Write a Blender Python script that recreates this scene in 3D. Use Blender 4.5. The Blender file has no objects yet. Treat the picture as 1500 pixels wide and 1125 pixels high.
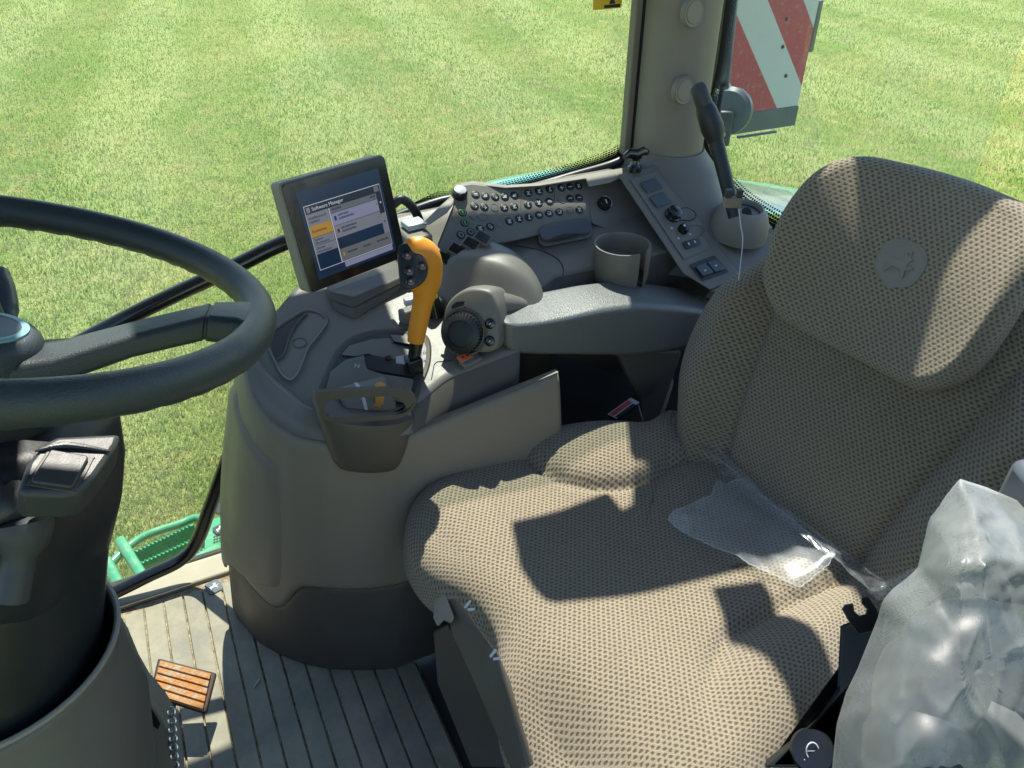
import bpy, bmesh, math, random
import numpy as np
from mathutils import Vector, Matrix, noise as mn
random.seed(4); rng=np.random.default_rng(7)
SC=bpy.context.scene; COL=SC.collection
V=lambda *a: np.array(a if len(a)>1 else a[0],dtype=float)
# ------------------------------------------------------------------ camera
FPX=1127.; PITCH=math.radians(35); YAW=math.radians(26); CAM=V(0,0,1.5)
_H=V(math.sin(YAW),math.cos(YAW),0); _Z=V(0,0,1)
CR=V(math.cos(YAW),-math.sin(YAW),0); CU=_H*math.sin(PITCH)+_Z*math.cos(PITCH); CF=_H*math.cos(PITCH)-_Z*math.sin(PITCH)
def ray(u,v): return CR*(u-750)/FPX+CU*(562.5-v)/FPX+CF
def Zp(u,v,z): r=ray(u,v); return CAM+r*(z-CAM[2])/r[2]      # survey helpers: where a sight line meets a known plane
def Yp(u,v,y): r=ray(u,v); return CAM+r*y/r[1]
def Xp(u,v,x): r=ray(u,v); return CAM+r*x/r[0]
def Dp(u,v,d): return CAM+ray(u,v)*d
def Pp(u,v,pt,n): r=ray(u,v); return CAM+r*(np.dot(V(pt)-CAM,n)/np.dot(r,n))
def depth(P): return float((V(P)-CAM)@CF)
def pix(P): q=V(P)-CAM; d=q@CF; return 750+FPX*(q@CR)/d,562.5-FPX*(q@CU)/d
cam=bpy.data.objects.new('camera',bpy.data.cameras.new('camera')); COL.objects.link(cam)
cam.data.sensor_fit='HORIZONTAL'; cam.data.sensor_width=36; cam.data.lens=36*FPX/1500; cam.data.clip_end=900; cam.data.clip_start=.02
cam.matrix_world=Matrix(((CR[0],CU[0],-CF[0],CAM[0]),(CR[1],CU[1],-CF[1],CAM[1]),(CR[2],CU[2],-CF[2],CAM[2]),(0,0,0,1)))
SC.camera=cam
# ------------------------------------------------------------------ light
SUN=V(.27,.50,1.); SUN/=np.linalg.norm(SUN)
W=bpy.data.worlds.new('World'); SC.world=W; W.use_nodes=True
nt=W.node_tree; sky=nt.nodes.new('ShaderNodeTexSky'); sky.sky_type='NISHITA'; sky.sun_disc=False
sky.sun_elevation=math.asin(SUN[2]); sky.sun_rotation=math.atan2(SUN[0],SUN[1]); sky.dust_density=.4
nt.links.new(sky.outputs[0],nt.nodes['Background'].inputs[0]); nt.nodes['Background'].inputs[1].default_value=.13
sl=bpy.data.lights.new('sun','SUN'); sl.energy=5.; sl.angle=math.radians(.6); sl.color=(1,.94,.84)
so=bpy.data.objects.new('sun',sl); COL.objects.link(so); so.rotation_euler=Vector(SUN).to_track_quat('Z','Y').to_euler()
SC.view_settings.view_transform='Standard'; SC.view_settings.look='None'; SC.view_settings.exposure=1.28
SC.cycles.max_bounces=10; SC.cycles.transparent_max_bounces=16; SC.cycles.caustics_reflective=False; SC.cycles.caustics_refractive=False
# ------------------------------------------------------------------ node helper
class S:
    def __init__(s,t,o): s.t=t; s.o=o
    def _m(s,op,b=None,c=None):
        n=s.t.nodes.new('ShaderNodeMath'); n.operation=op; s.t.links.new(s.o,n.inputs[0])
        for i,x in ((1,b),(2,c)):
            if x is None: continue
            if isinstance(x,S): s.t.links.new(x.o,n.inputs[i])
            else: n.inputs[i].default_value=x
        return S(s.t,n.outputs[0])
    def __add__(s,b): return s._m('ADD',b)
    def __sub__(s,b): return s._m('SUBTRACT',b)
    def __mul__(s,b): return s._m('MULTIPLY',b)
    def __truediv__(s,b): return s._m('DIVIDE',b)
    def floor(s): return s._m('FLOOR')
    def fract(s): return s._m('FRACT')
    def mod(s,b): return s._m('FLOORED_MODULO',b)
    def abs(s): return s._m('ABSOLUTE')
    def sqrt(s): return s._m('SQRT')
    def max(s,b): return s._m('MAXIMUM',b)
    def step(s,a,b):   # smoothstep a..b -> 0..1
        n=s.t.nodes.new('ShaderNodeMapRange'); n.interpolation_type='SMOOTHSTEP'; s.t.links.new(s.o,n.inputs[0])
        n.inputs[1].default_value=a; n.inputs[2].default_value=b; return S(s.t,n.outputs[0])
def newmat(name):
    m=bpy.data.materials.new(name); m.use_nodes=True; t=m.node_tree; return m,t,t.nodes['Principled BSDF']
def coords(t,kind='Object'):
    n=t.nodes.new('ShaderNodeTexCoord'); return n.outputs[kind]
def noise(t,vec,scale,detail=3,rough=.55,scl=None):
    if scl:
        mp=t.nodes.new('ShaderNodeMapping'); mp.inputs['Scale'].default_value=scl; t.links.new(vec,mp.inputs[0]); vec=mp.outputs[0]
    n=t.nodes.new('ShaderNodeTexNoise'); n.inputs['Scale'].default_value=scale; n.inputs['Detail'].default_value=detail; n.inputs['Roughness'].default_value=rough
    t.links.new(vec,n.inputs['Vector']); return S(t,n.outputs[0])
def mixc(t,f,a,b):
    n=t.nodes.new('ShaderNodeMix'); n.data_type='RGBA'
    if isinstance(f,S): t.links.new(f.o,n.inputs[0])
    else: n.inputs[0].default_value=f
    for i,x in ((6,a),(7,b)):
        if isinstance(x,tuple): n.inputs[i].default_value=(*x,1)
        else: t.links.new(x,n.inputs[i])
    return n.outputs[2]
def bump(t,b,h,dist,strength=1.):
    n=t.nodes.new('ShaderNodeBump'); n.inputs['Strength'].default_value=strength; n.inputs['Distance'].default_value=dist
    t.links.new(h.o,n.inputs['Height']); t.links.new(n.outputs[0],b.inputs['Normal'])
def plastic(name,c,rough=.5,grain=.00025,dust=.12,spec=.4,gs=900):
    m,t,b=newmat(name); o=coords(t)
    d=noise(t,o,9,5,.65).step(.42,.75); d2=noise(t,o,160,2)
    lt=tuple(min(1,x*1.35+.03) for x in c)
    t.links.new(mixc(t,d*dust+d2*dust*.35,c,lt),b.inputs['Base Color'])
    t.links.new((d*.15+d2*.08+(rough-.1)).o,b.inputs['Roughness']); b.inputs['Specular IOR Level'].default_value=spec
    if grain: bump(t,b,noise(t,o,gs,2,.5),grain,.8)
    return m
def simple(name,c,rough=.4,metal=0,emit=0):
    m,t,b=newmat(name); o=coords(t); d=noise(t,o,60,4)
    t.links.new(mixc(t,d,tuple(x*.86 for x in c),tuple(min(1,x*1.1) for x in c)),b.inputs['Base Color'])
    b.inputs['Roughness'].default_value=rough; b.inputs['Metallic'].default_value=metal
    if emit: b.inputs['Emission Color'].default_value=(*c,1); b.inputs['Emission Strength'].default_value=emit
    return m
M={}
TA=(.185,.163,.120)
M['taupe']=plastic('taupe_plastic',TA,.55)
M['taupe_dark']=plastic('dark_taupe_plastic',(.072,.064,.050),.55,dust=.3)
M['deck']=plastic('grey_taupe_plastic',(.14,.131,.110),.5)
M['trim']=plastic('pillar_trim',(.205,.186,.147),.6)
M['black']=plastic('black_plastic',(.012,.015,.017),.42,dust=.03)
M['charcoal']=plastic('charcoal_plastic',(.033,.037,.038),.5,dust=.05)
M['gloss']=plastic('gloss_black',(.008,.009,.010),.22,grain=0,dust=.02,spec=.6)
M['rubber']=plastic('wheel_rubber',(.024,.033,.037),.5,grain=.0006,dust=.08,spec=.45,gs=700)  # bluish sky sheen is mixed into this base colour
M['blue_grey']=plastic('blue_grey_plastic',(.06,.075,.09),.4,dust=.05)
M['armrest']=plastic('armrest_vinyl',(.105,.112,.107),.44,grain=.0013,dust=.05,spec=.7,gs=520)
M['orange']=plastic('orange_plastic',(.62,.235,.018),.42,grain=.0001,dust=.08)
M['tan']=plastic('orange_tan_plastic',(.48,.24,.06),.5,grain=0)
M['steel']=simple('painted_steel',(.075,.088,.105),.42)
M['metal']=simple('bare_metal',(.55,.55,.53),.3,.9)
M['white']=simple('white_print',(.50,.52,.50),.7)
M['green_led']=simple('green_legend',(.10,.42,.12),.5)
M['red_led']=simple('red_legend',(.75,.16,.05),.5)
M['red']=simple('red_button',(.62,.05,.035),.4)
M['redorange']=simple('red_orange_button',(.70,.17,.06),.45)
M['yellow']=simple('yellow_label',(.72,.44,.02),.5)
M['lime']=simple('lime_cap',(.55,.62,.03),.5)
M['silver']=simple('satin_cap',(.42,.45,.47),.28)
M['tpanel']=simple('teal_ring',(.18,.36,.36),.3)
def paint_green(name,c):
    m,t,b=newmat(name); o=coords(t); d=noise(t,o,14,5,.7).step(.45,.7)
    t.links.new(mixc(t,d*.25,c,(.3,.32,.24)),b.inputs['Base Color']); t.links.new((d*.25+.22).o,b.inputs['Roughness'])
    b.inputs['Coat Weight'].default_value=.4; return m
M['green']=paint_green('green_paint',(.05,.27,.13))
M['fender']=paint_green('fender_paint',(.04,.25,.19))
def fabric(name,sx=.0098,sy=.0062,a=(.275,.236,.158),c=(.070,.056,.038)):
    m,t,b=newmat(name); uv=coords(t,'UV')
    w1=noise(t,uv,60,2); sep=t.nodes.new('ShaderNodeSeparateXYZ'); t.links.new(uv,sep.inputs[0])
    w2=noise(t,uv,47,2,scl=(1,1,1))
    u=S(t,sep.outputs[0])/sx+(w1-.5)*.35; v=S(t,sep.outputs[1])/sy+(w2-.5)*.35
    us=u+v.floor().mod(2.)*.5; fx=us.fract()-.5; fy=v.fract()-.5
    jit=noise(t,uv,330,2,.6)-.5
    d=((fx*.95)*(fx*.95)+(fy*.8)*(fy*.8)).sqrt()+jit*.5
    dot=d.step(.38,.15)
    thr=noise(t,uv,1,2,.6,scl=(2600,520,1)); thr2=noise(t,uv,1,2,.6,scl=(620,2400,1))
    big=noise(t,uv,12,3)
    base=mixc(t,thr.step(.3,.7),tuple(x*.58 for x in a),tuple(x*1.34 for x in a))
    base=mixc(t,big.step(.35,.7)*.18,base,tuple(x*.7 for x in a))
    t.links.new(mixc(t,dot*.85,base,c),b.inputs['Base Color'])
    b.inputs['Roughness'].default_value=.92; b.inputs['Specular IOR Level'].default_value=.15
    b.inputs['Sheen Weight'].default_value=.25; b.inputs['Sheen Roughness'].default_value=.5
    h=(dot*-1.)*.9+thr*.55+thr2*.35
    bump(t,b,h,.0022,1.); return m
M['fabric']=fabric('seat_knit')
def emblem_mat():
    m,t,b=newmat('emblem_fabric'); o=coords(t); d=noise(t,o,900,2)
    t.links.new(mixc(t,d,(.13,.125,.105),(.2,.19,.16)),b.inputs['Base Color']); b.inputs['Roughness'].default_value=.75; bump(t,b,d,.0004); return m
M['emblem']=emblem_mat()
def glass(name,refl=.9):
    m=bpy.data.materials.new(name); m.use_nodes=True; t=m.node_tree; t.nodes.clear()
    out=t.nodes.new('ShaderNodeOutputMaterial'); tr=t.nodes.new('ShaderNodeBsdfTransparent'); gl=t.nodes.new('ShaderNodeBsdfGlossy'); mx=t.nodes.new('ShaderNodeMixShader'); fr=t.nodes.new('ShaderNodeLayerWeight')
    df=t.nodes.new('ShaderNodeBsdfDiffuse'); mx2=t.nodes.new('ShaderNodeMixShader')
    tr.inputs[0].default_value=(.93,.97,.95,1); gl.inputs['Roughness'].default_value=.02; fr.inputs[0].default_value=.5
    t.links.new((S(t,fr.outputs[1])._m('POWER',4.)*refl*.7+.03).o,mx.inputs[0]); t.links.new(tr.outputs[0],mx.inputs[1]); t.links.new(gl.outputs[0],mx.inputs[2])
    tc=t.nodes.new('ShaderNodeTexCoord'); sm=noise(t,tc.outputs['Object'],5,5,.7).step(.4,.8); sp=noise(t,tc.outputs['Object'],140,2).step(.68,.78)
    t.links.new((sm*.06+sp*.05+.045).o,mx2.inputs[0]); df.inputs[0].default_value=(.75,.85,.8,1)  # even pale layer stands in for haze; noise terms are smudges and specks
    t.links.new(mx.outputs[0],mx2.inputs[1]); t.links.new(df.outputs[0],mx2.inputs[2]); t.links.new(mx2.outputs[0],out.inputs[0]); return m
M['glass']=glass('cab_glass')
def film(name,white,dif,alpha,rough=.25):
    m=bpy.data.materials.new(name); m.use_nodes=True; t=m.node_tree; t.nodes.clear()
    out=t.nodes.new('ShaderNodeOutputMaterial'); tr=t.nodes.new('ShaderNodeBsdfTransparent'); gl=t.nodes.new('ShaderNodeBsdfGlossy'); df=t.nodes.new('ShaderNodeBsdfDiffuse'); tl=t.nodes.new('ShaderNodeBsdfTranslucent')
    a=t.nodes.new('ShaderNodeMixShader'); b=t.nodes.new('ShaderNodeMixShader'); c=t.nodes.new('ShaderNodeMixShader'); fr=t.nodes.new('ShaderNodeLayerWeight'); fr.inputs[0].default_value=.5
    tc=t.nodes.new('ShaderNodeTexCoord'); nz=noise(t,tc.outputs['Object'],26,5,.65); cr=noise(t,tc.outputs['Object'],55,4,.7)
    bn=t.nodes.new('ShaderNodeBump'); bn.inputs['Distance'].default_value=.0009; bn.inputs['Strength'].default_value=.5; t.links.new((nz+cr*.4).o,bn.inputs['Height'])
    for q in (gl,df,tl,fr): t.links.new(bn.outputs[0],q.inputs['Normal'])
    gl.inputs['Roughness'].default_value=rough; gl.inputs[0].default_value=(.9,.95,1,1)
    df.inputs[0].default_value=(*white,1); tl.inputs[0].default_value=(*white,1)
    a.inputs[0].default_value=.5; t.links.new(df.outputs[0],a.inputs[1]); t.links.new(tl.outputs[0],a.inputs[2])
    t.links.new((nz.step(.3,.75)*dif+alpha).o,b.inputs[0]); t.links.new(tr.outputs[0],b.inputs[1]); t.links.new(a.outputs[0],b.inputs[2])
    t.links.new((S(t,fr.outputs[1])._m('POWER',3.)*.35+.022).o,c.inputs[0]); t.links.new(b.outputs[0],c.inputs[1]); t.links.new(gl.outputs[0],c.inputs[2])
    t.links.new(c.outputs[0],out.inputs[0]); return m
M['film']=film('clear_film',(.75,.84,.88),.12,.15)
M['strip_film']=film('thin_film',(.6,.68,.72),.08,.05)
M['cover']=film('milky_film',(.80,.87,.84),.10,.19,.42)
def frit():
    m=bpy.data.materials.new('dotted_frit'); m.use_nodes=True; t=m.node_tree; t.nodes.clear()
    out=t.nodes.new('ShaderNodeOutputMaterial'); tr=t.nodes.new('ShaderNodeBsdfTransparent'); df=t.nodes.new('ShaderNodeBsdfPrincipled'); df.inputs['Base Color'].default_value=(.006,.007,.008,1); df.inputs['Roughness'].default_value=.3
    mx=t.nodes.new('ShaderNodeMixShader'); sep=t.nodes.new('ShaderNodeSeparateXYZ'); t.links.new(coords(t,'UV'),sep.inputs[0])
    v=S(t,sep.outputs[1]); u=S(t,sep.outputs[0])/.0085+(v*6.).floor().mod(2.)*.5
    fx=u.fract()-.5; fy=(v*6.).fract()-.5; d=(fx*fx+fy*fy).sqrt()
    r=v*-.55+.80
    k=(r-d).step(-.04,.04); t.links.new(k.o,mx.inputs[0]); t.links.new(tr.outputs[0],mx.inputs[1]); t.links.new(df.outputs[0],mx.inputs[2]); t.links.new(mx.outputs[0],out.inputs[0]); return m
M['frit']=frit()
# ------------------------------------------------------------------ mesh helpers
OFF={}
def thing(name,label,cat,loc,group=None):
    o=bpy.data.objects.new(name,None); COL.objects.link(o); o.location=loc; o.empty_display_size=.05
    o['label']=label; o['category']=cat
    if group: o['group']=group
    OFF[o.name]=V(*loc); return o
def tag(o,label=None,cat=None,kind=None,group=None):
    for k,x in (('label',label),('category',cat),('kind',kind),('group',group)):
        if x: o[k]=x
    return o
def mk(name,vs,fs,mat,parent=None,smooth=True,uv=None,mi=None,bevel=0,sub=0,solid=0,sharp=40,seg=2):
    vs=np.asarray(vs,float).reshape(-1,3); off=OFF[parent.name] if parent else V(0,0,0)
    if not parent and len(vs)<60000: off=V(vs[:,0].mean(),vs[:,1].mean(),vs[:,2].min())
    me=bpy.data.meshes.new(name); me.from_pydata((vs-off).tolist(),[],fs)
    mats=mat if isinstance(mat,(list,tuple)) else [mat]
    for m in mats: me.materials.append(M[m] if isinstance(m,str) else m)
    if mi is not None: me.polygons.foreach_set('material_index',mi)
    if uv is not None:
        l=me.uv_layers.new(name='UVMap'); idx=np.zeros(len(me.loops),int); me.loops.foreach_get('vertex_index',idx)
        l.data.foreach_set('uv',np.asarray(uv,float)[idx].ravel())
    bm=bmesh.new(); bm.from_mesh(me); bmesh.ops.recalc_face_normals(bm,faces=bm.faces); bm.to_mesh(me); bm.free()
    if smooth:
        me.polygons.foreach_set('use_smooth',[True]*len(me.polygons))
        if sharp: me.set_sharp_from_angle(angle=math.radians(sharp))
    o=bpy.data.objects.new(name,me); COL.objects.link(o)
    if parent: o.parent=parent
    else: o.location=off
    OFF[o.name]=off
    if solid: q=o.modifiers.new('solid','SOLIDIFY'); q.thickness=solid; q.offset=-1
    if bevel: q=o.modifiers.new('bevel','BEVEL'); q.width=bevel; q.segments=seg; q.limit_method='ANGLE'; q.angle_limit=math.radians(38); q.harden_normals=False
    if sub: q=o.modifiers.new('sub','SUBSURF'); q.levels=sub; q.render_levels=sub
    return o
class B:
    """collects several shapes into one mesh"""
    def __init__(s): s.v=[]; s.f=[]; s.m=[]
    def add(s,vs,fs,m=0):
        k=len(s.v); s.v+= [tuple(x) for x in vs]; s.f+=[tuple(i+k for i in f) for f in fs]; s.m+=[m]*len(fs); return s
    def box(s,c,h,ax=None,m=0):
        A=ax or (V(1,0,0),V(0,1,0),V(0,0,1)); c=V(*c)
        vs=[c+A[0]*h[0]*i+A[1]*h[1]*j+A[2]*h[2]*k for i in(-1,1) for j in(-1,1) for k in(-1,1)]
        return s.add(vs,[(0,1,3,2),(4,6,7,5),(0,4,5,1),(2,3,7,6),(0,2,6,4),(1,5,7,3)],m)
    def prism(s,pts,n,h,m=0):
        a=[V(*p) for p in pts]; k=len(a); b=[p+V(*n)*h for p in a]
        return s.add(a+b,[tuple(range(k)),tuple(range(2*k-1,k-1,-1))]+[(i,(i+1)%k,k+(i+1)%k,k+i) for i in range(k)],m)
    def lathe(s,o,ax,prof,n=32,m=0,caps=True):
        o=V(*o); z,x,y=frame(ax); k=len(prof); vs=[]
        for r,h in prof:
            for i in range(n):
                t=2*math.pi*i/n; vs.append(o+z*h+(x*math.cos(t)+y*math.sin(t))*r)
        fs=[(j*n+i,j*n+(i+1)%n,(j+1)*n+(i+1)%n,(j+1)*n+i) for j in range(k-1) for i in range(n)]
        if caps: fs+=[tuple(range(n)),tuple(range(k*n-1,(k-1)*n-1,-1))]
        return s.add(vs,fs,m)
    def tube(s,pts,r,n=12,m=0,closed=False,flat=1.,up=None):
        P=[V(*p) for p in pts]; k=len(P); vs=[]; prev=None
        for i,p in enumerate(P):
            a=P[(i-1)%k] if (closed or i>0) else p; b=P[(i+1)%k] if (closed or i<k-1) else p
            t=(b-a)/max(1e-9,np.linalg.norm(b-a))
            if prev is None:
                q=V(*up) if up is not None else (V(0,0,1) if abs(t[2])<.9 else V(1,0,0)); x=q-t*(q@t)
            else: x=prev-t*(prev@t)
            x/=np.linalg.norm(x); prev=x; y=np.cross(t,x); rr=r[i] if hasattr(r,'__len__') else r
            for j in range(n):
                an=2*math.pi*j/n; vs.append(p+x*math.cos(an)*rr+y*math.sin(an)*rr*flat)
        fs=[((i%k)*n+j,(i%k)*n+(j+1)%n,((i+1)%k)*n+(j+1)%n,((i+1)%k)*n+j) for i in range(k if closed else k-1) for j in range(n)]
        if not closed: fs+=[tuple(range(n)),tuple(range(k*n-1,(k-1)*n-1,-1))]
        return s.add(vs,fs,m)
    def out(s,name,mat,parent=None,**k): return mk(name,s.v,s.f,mat,parent,mi=s.m,**k)
def frame(ax):
    z=V(*ax); z=z/np.linalg.norm(z); q=V(0,0,1) if abs(z[2])<.9 else V(1,0,0); x=np.cross(q,z); x/=np.linalg.norm(x); return z,x,np.cross(z,x)
def spline(pts,n,closed=False):
    P=np.array(pts,float); k=len(P); out=[]; segs=k if closed else k-1
    for s_ in range(n):
        t=s_/(n if closed else n-1)*segs; i=min(int(t),segs-1); f=t-i
        g=lambda j: P[j%k] if closed else P[min(max(j,0),k-1)]
        p0,p1,p2,p3=g(i-1),g(i),g(i+1),g(i+2)
        out.append(.5*((2*p1)+(-p0+p2)*f+(2*p0-5*p1+4*p2-p3)*f*f+(-p0+3*p1-3*p2+p3)*f**3))
    return np.array(out)
def even(P,n,closed=True):
    P=np.array(P,float); Q=np.vstack([P,P[:1]]) if closed else P
    L=np.concatenate([[0],np.cumsum(np.linalg.norm(np.diff(Q,axis=0),axis=1))]); t=np.linspace(0,L[-1],n+(1 if closed else 0))
    R=np.stack([np.interp(t,L,Q[:,i]) for i in range(P.shape[1])],1); return R[:-1] if closed else R
def rrect(w,h,r,n=6):
    o=[]
    for cx,cy,a in ((w-r,h-r,0),(-w+r,h-r,90),(-w+r,-h+r,180),(w-r,-h+r,270)):
        for i in range(n+1):
            t=math.radians(a+90*i/n); o.append((cx+r*math.cos(t),cy+r*math.sin(t)))
    return o
def loft(secs,cap=True):
    n=len(secs[0]); vs=[p for s_ in secs for p in s_]
    fs=[(j*n+i,j*n+(i+1)%n,(j+1)*n+(i+1)%n,(j+1)*n+i) for j in range(len(secs)-1) for i in range(n)]
    if cap: fs+=[tuple(range(n)),tuple(range(len(vs)-1,len(vs)-n-1,-1))]
    return vs,fs
def gridfaces(r,c): return [(i*c+j,i*c+j+1,(i+1)*c+j+1,(i+1)*c+j) for i in range(r-1) for j in range(c-1)]
def pillow(name,outl,fr,topf,rad,thick,mat,parent,n=140,inner=22,center=None,bulge=0.,uvo=(0,0)):
    """cushion: closed outline in the (a,b) plane of frame fr=(O,A,B,N), rounded edge of radius rad, top height topf(a,b)"""
    O,A,Bx,N=fr; P=even(spline(outl,400,True),n)
    T=np.roll(P,-2,0)-np.roll(P,2,0); T/=np.linalg.norm(T,axis=1)[:,None]; nr=np.stack([T[:,1],-T[:,0]],1)
    area=.5*np.sum(P[:,0]*np.roll(P[:,1],-1)-np.roll(P[:,0],-1)*P[:,1]); nr=nr if area>0 else -nr
    c=V(*center) if center else P.mean(0); vs=[];uv=[]
    def ring(Q,hf,ex):
        for i in range(n):
            a,b=Q[i]; vs.append(O+A*a+Bx*b+N*hf(a,b,i)); uv.append((a+nr[i][0]*ex+uvo[0],b+nr[i][1]*ex+uvo[1]))
    rings=0; I=P-nr*rad
    for k in range(5):     # side wall
        f=k/5; ring(P-nr*rad*.5*(1-f)**2+nr*bulge*math.sin(math.pi*f),lambda a,b,i:topf(*I[i])-rad-(thick-rad)*(1-f),(thick-rad)*(1-f)+rad*.57); rings+=1
    for k in range(8):
        ph=math.pi/2*k/7; ring(P-nr*rad*(1-math.cos(ph)),lambda a,b,i:topf(*I[i])-rad*(1-math.sin(ph)),rad*(1-k/7)*.57); rings+=1
    for k in range(1,inner):
        f=1-k/inner; ring(c+(I-c)*f,lambda a,b,i:topf(a,b),0); rings+=1
    fs=[(j*n+i,j*n+(i+1)%n,(j+1)*n+(i+1)%n,(j+1)*n+i) for j in range(rings-1) for i in range(n)]
    vs.append(O+A*c[0]+Bx*c[1]+N*topf(*c)); uv.append((c[0]+uvo[0],c[1]+uvo[1])); m=len(vs)-1
    fs+=[((rings-1)*n+i,(rings-1)*n+(i+1)%n,m) for i in range(n)]+[tuple(range(n))]
    return mk(name,vs,fs,mat,parent,uv=uv,sharp=0)
def quad(ps,dc):
    """rectangle whose corners TL,TR,BR,BL are sighted at ps, its middle dc away: centre, half-width axis, half-height axis, normal"""
    r=[ray(*p) for p in ps]; A=np.stack([r[0],-r[1],r[2],-r[3]],1); w=np.linalg.svd(A)[2][-1]; w=w/w.mean()*dc
    P=[CAM+r[i]*w[i] for i in range(4)]; c=sum(P)/4; x=((P[1]-P[0])+(P[2]-P[3]))/4; y=((P[0]-P[3])+(P[1]-P[2]))/4
    n=np.cross(x,y); n/=np.linalg.norm(n); y=y-x*(x@y)/(x@x); return c,x,y,n
def text(body,name,size,fr,mat,parent,ext=.0002,align='CENTER'):
    O,A,Bx,N=fr; cu=bpy.data.curves.new(name,'FONT'); cu.body=body; cu.size=size; cu.extrude=ext; cu.align_x=align; cu.align_y='CENTER'
    tmp=bpy.data.objects.new(name,cu); COL.objects.link(tmp); dg=bpy.context.evaluated_depsgraph_get(); me=bpy.data.meshes.new_from_object(tmp.evaluated_get(dg))
    vs=[O+A*v.co.x+Bx*v.co.y+N*v.co.z for v in me.vertices]; fs=[tuple(p.vertices) for p in me.polygons]
    bpy.data.objects.remove(tmp); bpy.data.meshes.remove(me); return vs,fs
DEER=[(-.42,-.05),(-.30,.12),(-.05,.13),(.08,.22),(.06,.40),(.14,.30),(.20,.46),(.22,.30),(.34,.26),(.24,.16),(.22,.02),(.42,.08),(.46,.02),(.24,-.10),(.30,-.34),(.22,-.32),(.10,-.12),(-.16,-.10),(-.34,-.34),(-.40,-.30),(-.30,-.10)]
def deer(b,fr,s,m=0,h=.0006):
    O,A,Bx,N=fr; b.prism([O+A*x*s+Bx*y*s for x,y in DEER],N,h,m)
sm=lambda x:(lambda t:t*t*(3-2*t))(min(1,max(0,x)))
# ================================================================== field
GZ=-1.42
def mowband(t,o):      # faint alternate passes of the mower, running away from the tractor
    sp=t.nodes.new('ShaderNodeSeparateXYZ'); t.links.new(o,sp.inputs[0]); w=noise(t,o,.25,2)
    return ((S(t,sp.outputs[0])*.93-S(t,sp.outputs[1])*.12+w*.9)/2.3).fract()._m('SUBTRACT',.5).abs().step(.17,.33)
def field():
    m,t,b=newmat('field_soil'); o=coords(t)
    n1=noise(t,o,.35,5,.6); n2=noise(t,o,3.2,5,.65); n3=noise(t,o,38,4,.7); bd=mowband(t,o)
    c=mixc(t,n1.step(.38,.62),(.17,.25,.05),(.27,.30,.09)); c=mixc(t,n2.step(.48,.68)*.8,c,(.36,.31,.13)); c=mixc(t,n3.step(.42,.66)*.6,c,(.07,.11,.02)); c=mixc(t,bd*.32,c,(.36,.40,.17))
    t.links.new(c,b.inputs['Base Color']); b.inputs['Roughness'].default_value=.9; b.inputs['Specular IOR Level'].default_value=.1; bump(t,b,n3+n2*.5,.03)
    g=[-160,-60,-30,-16]+list(np.linspace(-12,30,43))+[40,60,100,200]
    vs=[]; 
    for y in g:
        for x in g: vs.append((x,y,GZ+.03*mn.noise((x*.35,y*.35,2.))))
    o_=mk('field_ground',vs,gridfaces(len(g),len(g)),m); tag(o_,kind='structure'); return o_
field()
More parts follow.
